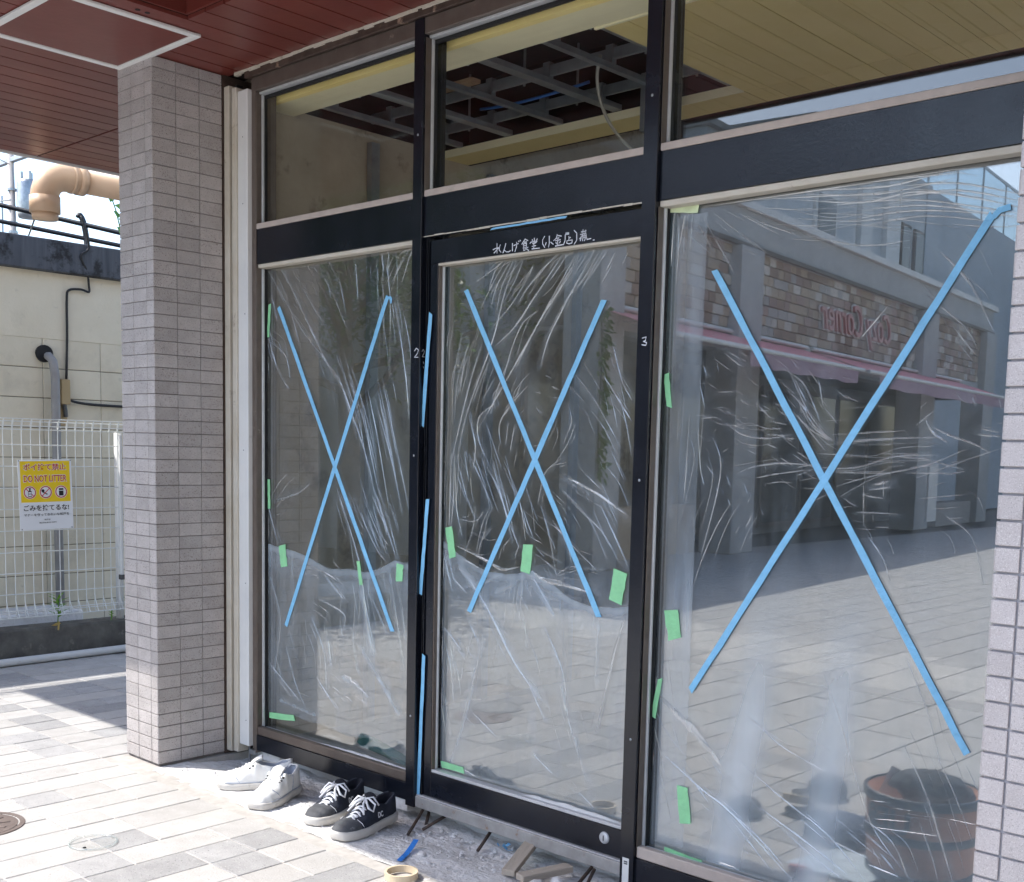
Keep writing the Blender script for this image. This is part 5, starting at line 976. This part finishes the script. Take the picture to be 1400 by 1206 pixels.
shoe('shoe', 'black canvas sneaker nearest the glass door, logo on its side', (1.135, .115, .000), radians(12), .29, navy, rubber, lacew, navyl, scuff, 'black sneakers', 'low')
shoe('shoe', 'black canvas sneaker tucked behind the other black one', (.945, .140, .000), radians(17), .29, navy, rubber, lacew, navyl, scuff, 'black sneakers', 'low')
shoe('shoe', 'white leather shoe whose toe points toward the street', (.665, .085, .000), radians(24), .27, leather, rubber, leather, ling, leather, 'white shoes', 'run')
shoe('shoe', 'white leather shoe turned sideways toward the pillar', (.475, .130, .000), radians(-38), .27, leather, rubber, leather, ling, leather, 'white shoes', 'run')

# ================================================================== DEBRIS ON THE CONCRETE BED
rust = mat('rusty_rebar', (0.05, 0.045, 0.045), (0.10, 0.06, 0.04), 60, 0.7, metal=0.3)
RB = [((1.245, .21, -.015), (1.135, .40, .035), 'long bent rebar stub leaning out below the door post'), ((1.19, .34, -.03), (1.145, .40, .03), 'short rebar stub beside the longer one under the door post'), ((1.262, .262, -.005), (1.262, .40, .025), 'rebar stub lying flat under the door threshold'),
      ((1.512, .275, -.018), (1.475, .385, .028), 'rebar stub below the middle of the door'), ((1.655, .31, .0), (1.665, .39, .03), 'dark rebar stub beside the upright wood offcut'), ((1.985, .15, -.02), (1.945, .33, .03), 'rebar stub at the right end of the threshold'), ((2.02, .17, -.02), (1.955, .33, .025), 'second rebar stub at the right end of the threshold')]
for (a, c, lab) in RB: tag(MB().tube([a, ((a[0]+c[0])/2+.004, (a[1]+c[1])/2, (a[2]+c[2])/2+.004), c], .0055, 8).build('rebar_stub', rust, smooth=True), lab, 'rebar', 'rebar stubs under the threshold')
wood_m = mat('weathered_wood', (0.42, 0.36, 0.29), (0.52, 0.45, 0.37), 10, 0.8, 0.2, 60, stretch=(1, 8, 8), dirt=[(30, 0.62, (0.62, 0.58, 0.52), 0.15)])
def offcut(L, W, H, loc, rot, label):
    o = MB().cbox(-L/2, L/2, -W/2, W/2, -H/2, H/2, .0015).build('wood_offcut', wood_m); o.location = loc; o.rotation_euler = rot; return tag(o, label, 'wood', 'wood offcuts by the door')
offcut(.262, .042, .018, (1.712, .272, .022), (0.05, -.10, radians(114)), 'grey wood offcut leaning up against the door threshold')
offcut(.185, .040, .020, (1.838, .238, .008), (.0, .02, radians(77)), 'grey wood offcut lying flat beside the leaning one')
tape('green_tape', (0, 0, 0, 0.0001), .01, 0, green_m, 'x', 'x') if 0 else None
b = MB().cbox(-.05, .05, -.014, .014, -.006, .006, .002).build('green_offcut', green_m); b.location = (1.675, .335, .018); b.rotation_euler = (0, .05, radians(112)); tag(b, 'green taped stick tucked behind the wood offcut', 'stick')
def stone(r, loc, label, m=conc_m, seed=0):
    bm = bmesh.new(); bmesh.ops.create_icosphere(bm, subdivisions=2, radius=r)
    for v in bm.verts: v.co *= 1+.35*noise.noise(v.co*(1.2/r)*.6+Vector((seed, 0, 0))); v.co.z *= .65
    me = bpy.data.meshes.new('rubble'); bm.to_mesh(me); bm.free(); o = link('rubble', me, m, None, loc); return tag(o, label, 'rubble', 'concrete rubble on the bed')
stone(.020, (1.905, .22, .005), 'concrete chunk right of the flat wood offcut', seed=1); stone(.034, (1.885, .14, .0), 'largest flat concrete chunk in front of the wood offcuts', seed=2)
stone(.013, (1.455, .085, .004), 'small pale stone beside the blue tape scrap', seed=3); stone(.014, (.80, .235, .0), 'brownish pebble behind the black sneakers', mat('brown_stone', (.16, .12, .09), (.28, .24, .2), 40, .8), 4)
gv = MB(); r = random.Random(3)
for k in range(420):
    xx = r.uniform(.05, 2.4); yy = r.uniform(.02, .40); s_ = r.uniform(.0015, .0055)*(1.6 if r.random() < .06 else 1); zz = -.002-.028*max(0, min(1, (yy-.12)/.16))
    M_ = Matrix.Translation((xx, yy, zz)) @ Matrix.Rotation(r.uniform(0, 6), 4, Vector((r.random(), r.random(), 1)))
    gv.cbox(-s_, s_, -s_*.8, s_*.8, -s_*.6, s_*.6, s_*.3, M_)
for k in range(190):
    xx = r.uniform(.95, 2.1); yy = r.uniform(.13, .36); s_ = r.uniform(.004, .011); zz = -.012-.022*max(0, min(1, (yy-.12)/.16))
    M_ = Matrix.Translation((xx, yy, zz+s_*.4)) @ Matrix.Rotation(r.uniform(0, 6), 4, Vector((r.random(), r.random(), 1)))
    gv.cbox(-s_, s_, -s_*r.uniform(.5, .9), s_*.8, -s_*.5, s_*.5, s_*.35, M_)
tag(gv.build('grit', conc_m), 'loose grit and chips scattered on the concrete bed', kind='stuff')
b = MB(); rr_ = [(1.452, -.008, .004), (1.425, .045, .006), (1.405, .085, .014), (1.385, .122, .024)]
for i in range(3):
    a, c = Vector(rr_[i]), Vector(rr_[i+1]); n = Vector((c.y-a.y, -(c.x-a.x), 0)).normalized()*.009; up_ = Vector((0, 0, .0006))
    b.quad(a-n, a+n, c+n, c-n); b.quad(a-n+up_, c-n+up_, c+n+up_, a+n+up_)
tag(b.build('tape_scrap', tape_mat('deep_blue_tape', (.03, .22, .70), 1.0)), 'curled strip of deep blue tape lying on the concrete', 'tape')
b = MB(); r = random.Random(5)
for k in range(7):
    p = Vector((1.555+r.uniform(-.012, .03), .345+r.uniform(-.015, .015), -.018+r.uniform(0, .012)))
    d1 = Vector((r.uniform(-1, 1), r.uniform(-1, 1), r.uniform(.1, .8))).normalized()*.016; d2 = Vector((r.uniform(-1, 1), r.uniform(-1, 1), r.uniform(-.2, .4))).normalized()*.010
    b.quad(p, p+d1, p+d1+d2, p+d2); b.quad(p, p+d2, p+d1+d2, p+d1)
tag(b.build('tape_scrap', blue_m), 'crumpled light blue tape scrap by the threshold', 'tape')
card = mat('cream_card', (0.62, 0.50, 0.34), (0.66, 0.55, 0.39), 10, 0.7)
ring_ = lambda ro, ri, h_: [(ri, 0), (ro, 0), (ro, h_), (ri, h_), (ri, 0)]
o = MB().lathe(ring_(.050, .043, .020), 36).build('tape_core', card, smooth=False, fix=True); o.location = (1.555, -.088, .001); tag(o, 'empty cream tape ring lying at the sunlit edge', 'tape ring')
iron = mat('iron_cover', (0.15, 0.115, 0.10), (0.21, 0.17, 0.15), 16, 0.6, 0.2, 90, metal=0.3, dirt=[(18, .6, (.33, .29, .26), .12)])
mh = thing('manhole_cover', 'small round brown iron cover set in the pavement', 'manhole cover', (.245, -.79, -.002))
MB().lathe([(0, .004), (.120, .004), (.122, .002), (.122, -.004)], 40).build('lid', iron, mh); MB().lathe([(.126, 0), (.126, .005), (.142, .005), (.143, 0)], 40).build('rim', iron, mh)
b = MB()
for k in range(10): a = k*pi/5; b.cbox(.03, .095, -.006, .006, .004, .0065, .001, Matrix.Rotation(a, 4, 'Z'))
b.build('raised_pattern', iron, mh)
pl_ = thing('plastic_lid', 'clear round plastic lid lying flat on the pavement', 'lid', (.655, -.60, .0015))
cl_m = film_mat('clear_plastic', .10, 0, gloss=.5, colr=(.75, .86, .84), streak=.05)
MB().lathe([(0, .0015), (.060, .0015), (.064, .004), (.072, .004), (.0735, 0)], 36).build('disc', cl_m, pl_, True); MB().lathe([(.070, .0045), (.0745, .0045), (.0745, .001), (.070, .001)], 36).build('rim', film_mat('plastic_rim', .35, 0, .4, (.72, .85, .82), .05), pl_, True)
MB().cbox(-.004, .004, -.005, .005, .002, .006, .001).build('chip', gasket_m, pl_).location = (.035, -.045, 0)

# ================================================================== BELONGINGS ON THE PAVEMENT BEFORE THE BIG WINDOW, seen mirrored in it
barrel_m = mat('orange_barrel', (0.72, 0.33, 0.18), (0.64, 0.28, 0.16), 5, 0.45); hoop_m = mat('blue_black_hoop', (0.035, 0.05, 0.075), rough=0.4)
br = thing('tub', 'brown orange tub with dark hoops mirrored low in the big window', 'tub', (2.625, -.335, .0))
R0 = .172
MB().lathe([(0, 0), (R0*.90, 0), (R0*.94, .05), (R0*.97, .14), (R0*.99, .20), (R0, .262), (R0*.96, .262), (R0*.90, .05), (0, .04)], 48).build('body', barrel_m, br, True)
for (z0, z1, f) in ((.006, .03, .945), (.125, .152, .99), (.240, .268, 1.03)): MB().lathe([(R0*f*.97, z0), (R0*f+.002, z0+.002), (R0*f+.002, z1-.002), (R0*f*.95, z1)], 48).build('hoop', hoop_m, br, True)
lm = text_mesh('UE8', .095, .0006, .003)
xs_ = [v.co.x for v in lm.vertices]; cx_ = (min(xs_)+max(xs_))/2
for v in lm.vertices:
    a = (v.co.x-cx_)/R0+pi/2; rr2 = R0*1.012+v.co.z; z_ = .163+v.co.y; v.co = (rr2*cos(a), rr2*sin(a), z_)
o = link('lettering', lm, hoop_m, br); o.rotation_euler = (0, 0, .25)
cloth_d = mat('dark_cloth', (0.035, 0.04, 0.05), (0.06, 0.065, 0.08), 30, 0.9, 0.4, 60); paper_m = mat('white_paper', (0.76, 0.77, 0.79), rough=0.7)
def lump(name, sx, sy, sz, loc, m, label, cat, amp=.35, seed=0, flat_=True, rz=0):
    bm = bmesh.new(); bmesh.ops.create_icosphere(bm, subdivisions=4, radius=1)
    for v in bm.verts:
        k = 1+amp*noise.noise(v.co*1.6+Vector((seed*7, 0, 0)))+amp*.4*noise.noise(v.co*4+Vector((seed*3, 1, 0))); v.co = Vector((v.co.x*sx*k, v.co.y*sy*k, max(v.co.z, -.2 if flat_ else -1)*sz*k))
    zm = min(v.co.z for v in bm.verts)
    for v in bm.verts: v.co.z -= zm
    me = bpy.data.meshes.new(name); bm.to_mesh(me); bm.free()
    for p in me.polygons: p.use_smooth = True
    o = link(name, me, m, None, loc); o.rotation_euler = (0, 0, rz); return tag(o, label, cat)
lump('cloth', .11, .10, .05, (2.65, -.335, .215), cloth_d, 'dark cloth bundle stuffed into the brown orange tub', 'cloth', .3, 1, False)
b = MB().box(-.055, .055, -.001, .001, 0, .17).build('paper', paper_m); b.location = (2.53, -.27, .15); b.rotation_euler = (radians(20), radians(24), radians(-25)); tag(b, 'white paper sheet sticking out of the brown orange tub', 'paper')
def cap_obj(loc, rz, label, m, s=1.0):
    t = thing('cap', label, 'cap', loc, rz, 'dark caps on the floor'); b = MB()
    b.lathe([(.088*s, 0), (.092*s, .02*s), (.086*s, .055*s), (.062*s, .085*s), (.03*s, .098*s), (.001, .100*s)], 24); b.build('crown', m, t, True)
    v = MB()
    for j in range(5):
        for i in range(11):
            a = radians(200+140*i/10); r_ = .086*s+.075*s*(j/4)*(.55+.45*sin(pi*i/10)); v.v.append((r_*cos(a), r_*sin(a), .012*s-.02*s*(j/4)*cos(a*1)*cos(a)))
    for j in range(4):
        for i in range(10): a = j*11+i; v.f.append((a, a+1, a+12, a+11))
    k = len(v.v); v.v += [(p[0], p[1], p[2]-.004) for p in v.v]; v.f += [tuple(k+q for q in f)[::-1] for f in v.f]
    v.build('brim', m, t, True); return t
capm = mat('black_cap', (0.045, 0.048, 0.054), (0.065, 0.068, 0.075), 60, 0.9)
cap_obj((2.03, -.85, .003), -2.4, 'black cap mirrored farthest back in the big window', capm, .82); cap_obj((1.94, -.42, .003), -.5, 'black cap mirrored beside the small pale packet', capm, .66)
lump('tool_bag', .13, .10, .07, (2.33, -.44, .0), mat('blue_bag', (0.055, 0.085, 0.15), (0.08, 0.115, 0.19), 20, 0.8), 'dark blue bag mirrored between the packet and the tub', 'bag', .3, 4, rz=-.5)
lump('glove', .10, .035, .03, (2.12, -.56, .0), cloth_d, 'dark flat glove mirrored behind the pale packet', 'glove', .3, 6, rz=-.35)
o = MB().cbox(-.05, .05, -.035, .035, 0, .03, .003).build('packet', mat('tan_packet', (0.55, 0.47, 0.34), (0.6, 0.53, 0.42), 30, .6)); o.location = (2.06, -.58, .035); o.rotation_euler = (.2, .2, -.9); tag(o, 'small pale packet lying on the dark glove', 'packet')
b = MB()
for i in range(7):
    for j in range(7): b.v.append((2.30+.26*i/6+.05*j/6, -.08-.24*j/6, .008+.006*noise.noise(Vector((i*.7, j*.7, 3)))))
for i in range(6):
    for j in range(6): a = i*7+j; b.f.append((a, a+1, a+8, a+7))
tag(b.build('paper', mat('blue_paper', (.50, .60, .70), rough=.6)), 'pale blue plastic sheet lying flat beside the tub', 'sheet')
o = MB().cbox(-.03, .03, -.012, .012, 0, .02, .004).build('marker', mat('red_plastic', (.55, .06, .04), rough=.4)); o.location = (2.363, -.052, .002); o.rotation_euler = (0, 0, -.3); tag(o, 'small red plastic piece mirrored low in the big window', 'plastic piece')

# ================================================================== STREET SIDE SEEN IN THE GLASS: shop with stone band and awning
pconc = mat('pale_render', (0.42, 0.42, 0.415), (0.49, 0.49, 0.48), 3, 0.85, 0.1, 40, dirt=[(2.5, .6, (.33, .33, .325), .2)])
upw_m = mat('upper_panel', (0.52, 0.55, 0.57), (0.57, 0.60, 0.62), 2, 0.6); dwin_m = mat('dark_shop_glass', (0.03, 0.035, 0.04), (0.05, 0.055, 0.06), 2, 0.12)
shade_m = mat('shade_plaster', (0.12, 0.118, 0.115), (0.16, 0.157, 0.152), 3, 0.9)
TH = math.atan2(.9931, .1169)
cs = thing('corner_shop', 'shop with stone band, pink awning and pale upper storey facing the street', 'building', (-3.82, -6.23, 0), TH)
def cpart(name, m, q, parent=None, c=0.004): return MB().cbox(*q, c).build(name, m, parent or cs)
def S_(s0, s1): return (-s1, -s0)
cpart('upper_wall', upw_m, (*S_(5.4, 9.2), 1.5, 1.8, 4.385, 6.05)); cpart('upper_wall', upw_m, (*S_(9.2, 15.5), 1.5, 1.8, 4.385, 7.0)); cpart('band', pconc, (*S_(-.1, 15.5), -.06, .30, 3.90, 4.38)); cpart('ledge', white_m, (*S_(-.15, 15.6), -.13, .30, 4.382, 4.479))
cpart('stone_backing', jnt_m, (*S_(.1, 15.4), .02, .30, 2.86, 3.899)); cpart('lintel', pconc, (*S_(.1, 15.4), -.02, .30, 2.60, 2.859))
cpart('eave', bronzed_m, (*S_(0, 15.5), -.10, -.061, 3.90, 3.96))
for (a, c) in ((.08, .58), (3.33, 3.99), (10.7, 11.5), (14.76, 15.5)): cpart('column', pconc, (*S_(a, c), -.16, .30, 0, 3.899), c=.01)
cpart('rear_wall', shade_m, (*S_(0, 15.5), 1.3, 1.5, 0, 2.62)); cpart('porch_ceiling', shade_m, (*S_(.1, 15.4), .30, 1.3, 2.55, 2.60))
cpart('roof', pconc, (*S_(9.1, 15.6), 1.4, 9, 7.002, 7.12)); cpart('roof', pconc, (*S_(5.3, 9.09), 1.4, 9, 6.052, 6.15)); cpart('terrace', pconc, (*S_(0, 15.5), .30, 1.5, 4.20, 4.38)); cpart('rear_block', upw_m, (*S_(9.2, 15.5), 1.8, 9, 0, 7.0)); cpart('rear_block', upw_m, (*S_(5.4, 9.19), 1.8, 9, 0, 6.05)); cpart('rear_block', upw_m, (*S_(0, 5.39), 1.51, 9, 0, 4.38))
for i in range(9):
    a = .7+i*1.62
    f = cpart('shop_window', bronzed_m, (*S_(a, a+1.5), 1.24, 1.299, .1, 2.4)); cpart('pane', dwin_m, (*S_(a+.06, a+1.44), 1.235, 1.239, .18, 2.32), f, .001)
wal = MB(); stone_ms = [mat('stone_%s' % n, c, tuple(v*1.12 for v in c), 9, .85, .35, 50, rand=.10) for n, c in (('brown', (.30, .215, .165)), ('tan', (.42, .335, .25)), ('grey', (.40, .375, .35)), ('pale', (.56, .52, .46)), ('rose', (.34, .245, .21)))]
far_st = [MB() for _ in stone_ms]; r = random.Random(11); z = 2.87; row = 0
smesh = {}
for mi, m_ in enumerate(stone_ms):
    for wq in (.18, .24, .30):
        me = MB().cbox(-wq/2+.005, wq/2-.005, -.03, 0, -.062, .062, .008).mesh('stone'); me.materials.append(m_); smesh[(mi, wq)] = me
while z < 3.85:
    s = .12+r.uniform(0, .12)
    while s < 15.2:
        wq = r.choice((.18, .24, .30)); mi = r.choice((0, 0, 1, 1, 2, 3, 4)); dp = r.uniform(0, .012)
        if not any(a-.02 < s+wq/2 < c+.02 for a, c in ((3.33, 3.99), (10.7, 11.5), (14.76, 15.5), (.0, .58))):
            if s < 5.6: link('stone', smesh[(mi, wq)], None, cs, (-(s+wq/2), .02-dp, z+.066))
            else: far_st[mi].cbox(-s-wq+.005, -s-.005, -.01-dp, .02, z+.004, z+.128, .008)
        s += wq
    z += .132; row += 1
for b, m_ in zip(far_st, stone_ms): tag(b.build('stone_courses', m_, cs), kind='stuff')
for a in (5.9, 9.4):                                           # upper windows with white blinds
    f = cpart('upper_window', white_m, (*S_(a, a+1.9), 1.44, 1.499, 4.55, 5.95)); cpart('pane', dwin_m, (*S_(a+.08, a+.92), 1.432, 1.438, 4.62, 5.87), f, .001); cpart('blind', upw_m, (*S_(a+1.0, a+1.82), 1.432, 1.438, 4.62, 5.87), f, .001)
for (a, c) in ((11.5, 12.1), (12.9, 13.7)): cpart('white_pier', white_m, (*S_(a, c), 1.40, 1.499, 4.39, 6.98))
for a in (13.9, 14.75):
    f = cpart('upper_window', bronzed_m, (*S_(a, a+.6), 1.44, 1.499, 4.7, 6.1)); cpart('pane', dwin_m, (*S_(a+.06, a+.54), 1.432, 1.438, 4.76, 6.04), f, .001)
rl = cpart('balustrade', steel_m, (*S_(13.5, 24), 1.5, 1.54, 8.38, 8.45))
for a in (13.5, 15.6, 17.7, 19.8, 21.9): cpart('post', steel_m, (*S_(a, a+.06), 1.5, 1.54, 7.15, 8.379), rl)
bal_g = glass_mat('balustrade_glass', 1.5, (.75, .85, .9)); cpart('glass', bal_g, (*S_(13.56, 23.9), 1.51, 1.524, 7.15, 8.37), rl, .001); cpart('far_wing', mat('grey_cladding', (0.42, 0.47, 0.52), (0.46, 0.51, 0.56), 2, .6), (*S_(15.61, 24), 1.5, 9, 0, 7.14))
pink = mat('pink_awning', (0.86, 0.34, 0.36), (0.82, 0.31, 0.33), 5, .7); val_m = mat('mauve_valance', (0.40, 0.27, 0.33), (0.36, 0.24, 0.30), 5, .7)
for (a, c, v0, v1) in ((.15, 5.75, 2.1, 5.55), (5.95, 13.45, 6.4, 13.4)):
    aw = MB(); nn = 40
    for i in range(nn+1):
        s = a+(c-a)*i/nn
        for (yy, zz) in ((.0, 2.80), (-.45, 2.66+.006*sin(i*1.7)), (-.90, 2.50)): aw.v.append((-s, yy, zz))
    for i in range(nn):
        for j in range(2): k = i*3+j; aw.f.append((k, k+1, k+4, k+3))
    k = len(aw.v); aw.v += [(p[0], p[1], p[2]-.006) for p in aw.v]; aw.f += [tuple(k+q for q in f)[::-1] for f in aw.f]
    ao = aw.build('awning', pink, cs)
    MB().tube([(-a, -.91, 2.49), (-c, -.91, 2.49)], .028, 10).build('front_bar', white_m, ao); MB().tube([(-a, -.05, 2.83), (-c, -.05, 2.83)], .03, 10).build('roller', white_m, ao)
    vl = MB(); 
    for i in range(31):
        s = v0+(v1-v0)*i/30
        for zz in (2.46, 2.29): vl.v.append((-s, -.915+.012*sin(i*1.3)*(1 if zz < 2.3 else .2), zz+(.01*sin(i*.9) if zz < 2.3 else 0)))
    for i in range(30): vl.f.append((2*i, 2*i+1, 2*i+3, 2*i+2))
    k = len(vl.v); vl.v += [(p[0], p[1]+.004, p[2]) for p in vl.v]; vl.f += [tuple(k+q for q in f)[::-1] for f in vl.f]
    vl.build('valance', val_m, ao)
    for q in (a+.4, (a+c)/2, c-.4): MB().tube([(-q, 0, 2.72), (-q, -.9, 2.48)], .014, 6).build('arm', white_m, ao)
sgm = fit_text('Cozy Corner', 3.0, .62, extrude=.02, offset=.0, shear=.30); o = link('sign_lettering', sgm, mat('sign_letter_red', (.45, .17, .17), rough=.4), cs)
o.matrix_basis = Matrix.Translation((-9.15, -.075, 3.0)) @ Matrix.Rotation(pi/2, 4, 'X')
sgm = fit_text('Cozy Corner', 3.06, .67, extrude=.008, offset=.02, shear=.30); o = link('sign_outline', sgm, white_m, cs); o.matrix_basis = Matrix.Translation((-9.18, -.05, 2.975)) @ Matrix.Rotation(pi/2, 4, 'X')
cpart('low_wall', stone_ms[1], (*S_(.6, 3.3), .35, .55, 0, .62)); 
cpart('menu_board', white_m, (*S_(10.0, 10.5), -.6, -.56, .2, 1.2)); cpart('planter', stone_ms[2], (*S_(12.2, 14.5), -.1, .25, 0, .45))

# grey clad block beyond it and buildings on the far street side
b2 = wthing('grey_block', 'blue grey panel clad block beyond the awning shop', 'building', (-9, -36, 0))
clad = MATS['grey_cladding']
for i in range(8): MB().cbox(-6.6-i*1.4, -5.21-i*1.4, -33.4, -32.4, .0, 7.1, .01).build('panel', clad, b2)
for i in range(7): MB().cbox(-5.5, -5.2, -35-i*1.6, -33.41-i*1.6, .0, 7.1, .01).build('panel', clad, b2)
MB().box(-16.6, -5.5, -46, -33.4, 0, 7.0).build('core', intg_m, b2)
for z in (1.2, 4.2):
    for i in range(6):
        f = MB().cbox(-5.19, -5.15, -35.0-i*1.6, -33.9-i*1.6, z, z+1.4, .01).build('window', bronzed_m, b2); MB().box(-5.149, -5.145, -34.9-i*1.6, -34.0-i*1.6, z+.1, z+1.3).build('pane', dwin_m, f)
pl2 = wthing('street_pole', 'white leaning pole with a meter box by the awning shop', 'pole', (-4.6, -21, 0))
MB().tube([(-4.75, -21.5, 0), (-4.5, -21.2, 3.6)], .05, 10).build('shaft', white_m, pl2); MB().cbox(-4.75, -4.45, -21.6, -21.3, .6, 1.3, .01).build('meter_box', steel_m, pl2)
b3 = wthing('garden_wall', 'dark timber clad wall behind the street trees', 'wall', (-8.2, -3, 0))
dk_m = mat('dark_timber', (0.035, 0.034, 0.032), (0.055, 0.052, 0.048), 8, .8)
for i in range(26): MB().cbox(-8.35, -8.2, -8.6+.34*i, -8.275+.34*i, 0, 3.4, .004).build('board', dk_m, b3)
b4 = wthing('rear_house', 'plain dark house wall behind the street trees', 'building', (-12, -4, 0))
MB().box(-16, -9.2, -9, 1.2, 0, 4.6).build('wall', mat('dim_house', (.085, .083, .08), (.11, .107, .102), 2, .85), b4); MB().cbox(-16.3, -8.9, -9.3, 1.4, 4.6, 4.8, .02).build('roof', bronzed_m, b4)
for i in range(3):
    f = MB().cbox(-9.2, -9.15, -7.5+2.4*i, -6.2+2.4*i, 2.6, 4.0, .01).build('window', white_m, b4); MB().box(-9.149, -9.145, -7.4+2.4*i, -6.3+2.4*i, 2.7, 3.9).build('pane', dwin_m, f)

# street trees reflected in the left bays
bark = mat('bark', (0.09, 0.07, 0.055), (0.14, 0.11, 0.085), 14, .9, .5, 30)
lm_ = [leaf_mat('leaf_dark', (.022, .055, .014), (.045, .10, .022)), leaf_mat('leaf_mid', (.045, .10, .02), (.09, .17, .03))]
def tree(name, loc, H, R, zc, n, seed, label, m=0, squash=.85):
    t = thing(name, label, 'tree', loc, 0, 'street trees opposite the shop'); r = random.Random(seed); tb = MB()
    tops = []
    tb.tube([(0, 0, -.05), (.04, .02, H*.25), (-.03, .05, H*.5), (.03, 0, H*.82)], [.13, .11, .08, .03], 10)
    for k in range(9):
        a = k*2.4+r.random(); z0 = H*(.32+.05*k); L = R*r.uniform(.55, .95); e = (cos(a)*L, sin(a)*L, z0+L*r.uniform(.3, .8)); tops.append(e)
        tb.tube([(0, 0.03, z0), (e[0]*.5, e[1]*.5, z0+(e[2]-z0)*.4), e], [.05, .035, .012], 6)
    tb.build('trunk', bark, t, True)
    cl_ = [(r.gauss(0, .45)*R, r.gauss(0, .45)*R, zc+r.gauss(0, .42)*R*squash, r.uniform(.25, .5)*R) for _ in range(22)]+[(e[0], e[1], e[2], .4*R) for e in tops]
    b = MB()
    for k in range(n):
        c = cl_[r.randrange(len(cl_))]; d = Vector((r.gauss(0, 1), r.gauss(0, 1), r.gauss(0, 1))).normalized()*c[3]*r.uniform(.55, 1.05)
        p = Vector((c[0], c[1], c[2]))+d; leaf_quad(b, p, Vector((r.gauss(0, 1), r.gauss(0, 1), r.gauss(-.3, .7))), r.uniform(.07, .13), r.uniform(.035, .06), Vector((r.gauss(0, .5), r.gauss(0, .5), 1)))
    b.build('crown', lm_[m], t); return t
tree('street_tree', (-5.6, -4.6, 0), 4.9, 1.55, 3.5, 9000, 1, 'tall dark leafy street tree close to the awning shop', 0)
tree('street_tree', (-6.4, -2.4, 0), 4.4, 1.4, 3.0, 8000, 2, 'dense dark street tree in the middle of the row', 0)
tree('street_tree', (-7.0, -.6, 0), 4.2, 1.3, 2.9, 6500, 3, 'street tree nearest the alley mouth', 0)
tree('street_tree', (-6.9, -6.2, 0), 5.6, 1.6, 4.3, 8000, 4, 'lighter green tree rising behind the awning shop corner', 1)
vn = thing('climbing_vine', 'green vine trailing down the pale shop column', 'plant', (-3.82, -6.23, 0), TH)
b = MB(); r = random.Random(21)
for k in range(170):
    z = 1.0+1.75*(k/170)**.9; leaf_quad(b, Vector((-.10+r.uniform(-.07, .07), -.18-r.uniform(0, .06), z+r.uniform(-.04, .04))), Vector((r.uniform(-1, 1), -.4, r.uniform(-1.2, .2))), r.uniform(.07, .12), .06, Vector((0, -1, .3)))
b.build('leaves', lm_[1], vn); MB().tube([(-.10, -.17, 2.8), (-.12, -.18, 2.2), (-.08, -.18, 1.6), (-.11, -.18, 1.0)], .008, 5).build('stem', bark, vn)
tag(MB().box(-9.2, -4.6, -9, 4.4, -.05, -.004).build('garden_ground', mat('soil', (.07, .06, .045), (.11, .095, .07), 8, .95, .4, 40)), 'bare soil under the street trees', kind='structure')
mh2 = thing('manhole_cover', 'round iron cover in the pavement before the door', 'manhole cover', (.15, -.98, .0005)); gi = mat('grey_iron', (.24, .235, .23), (.32, .315, .31), 20, .6, .2, 90); MB().lathe([(0, .004), (.11, .004), (.112, 0)], 36).build('lid', gi, mh2); MB().lathe([(.116, 0), (.116, .004), (.132, .004), (.134, 0)], 36).build('rim', gi, mh2)

# unseen row added across the street for warm bounce light, behind the photographer
ob = wthing('bounce_row', 'beige two storey shop row added across the street for warm bounce', 'building', (13, -8, 0))
MB().box(11.5, 18, -22, 1.5, 0, 6.4).build('wall', mat('bounce_row_beige', (.55, .48, .40), (.62, .55, .46), 2, .85), ob); MB().cbox(11.2, 18.2, -22.2, 1.7, 6.4, 6.7, .02).build('roof', pconc, ob)
for i in range(7):
    for z in (.5, 3.8):
        f = MB().cbox(11.44, 11.5, -21.2+3.2*i, -19.2+3.2*i, z, z+1.7, .01).build('window', white_m, ob); MB().box(11.43, 11.438, -21.1+3.2*i, -19.3+3.2*i, z+.1, z+1.6).build('pane', dwin_m, f)
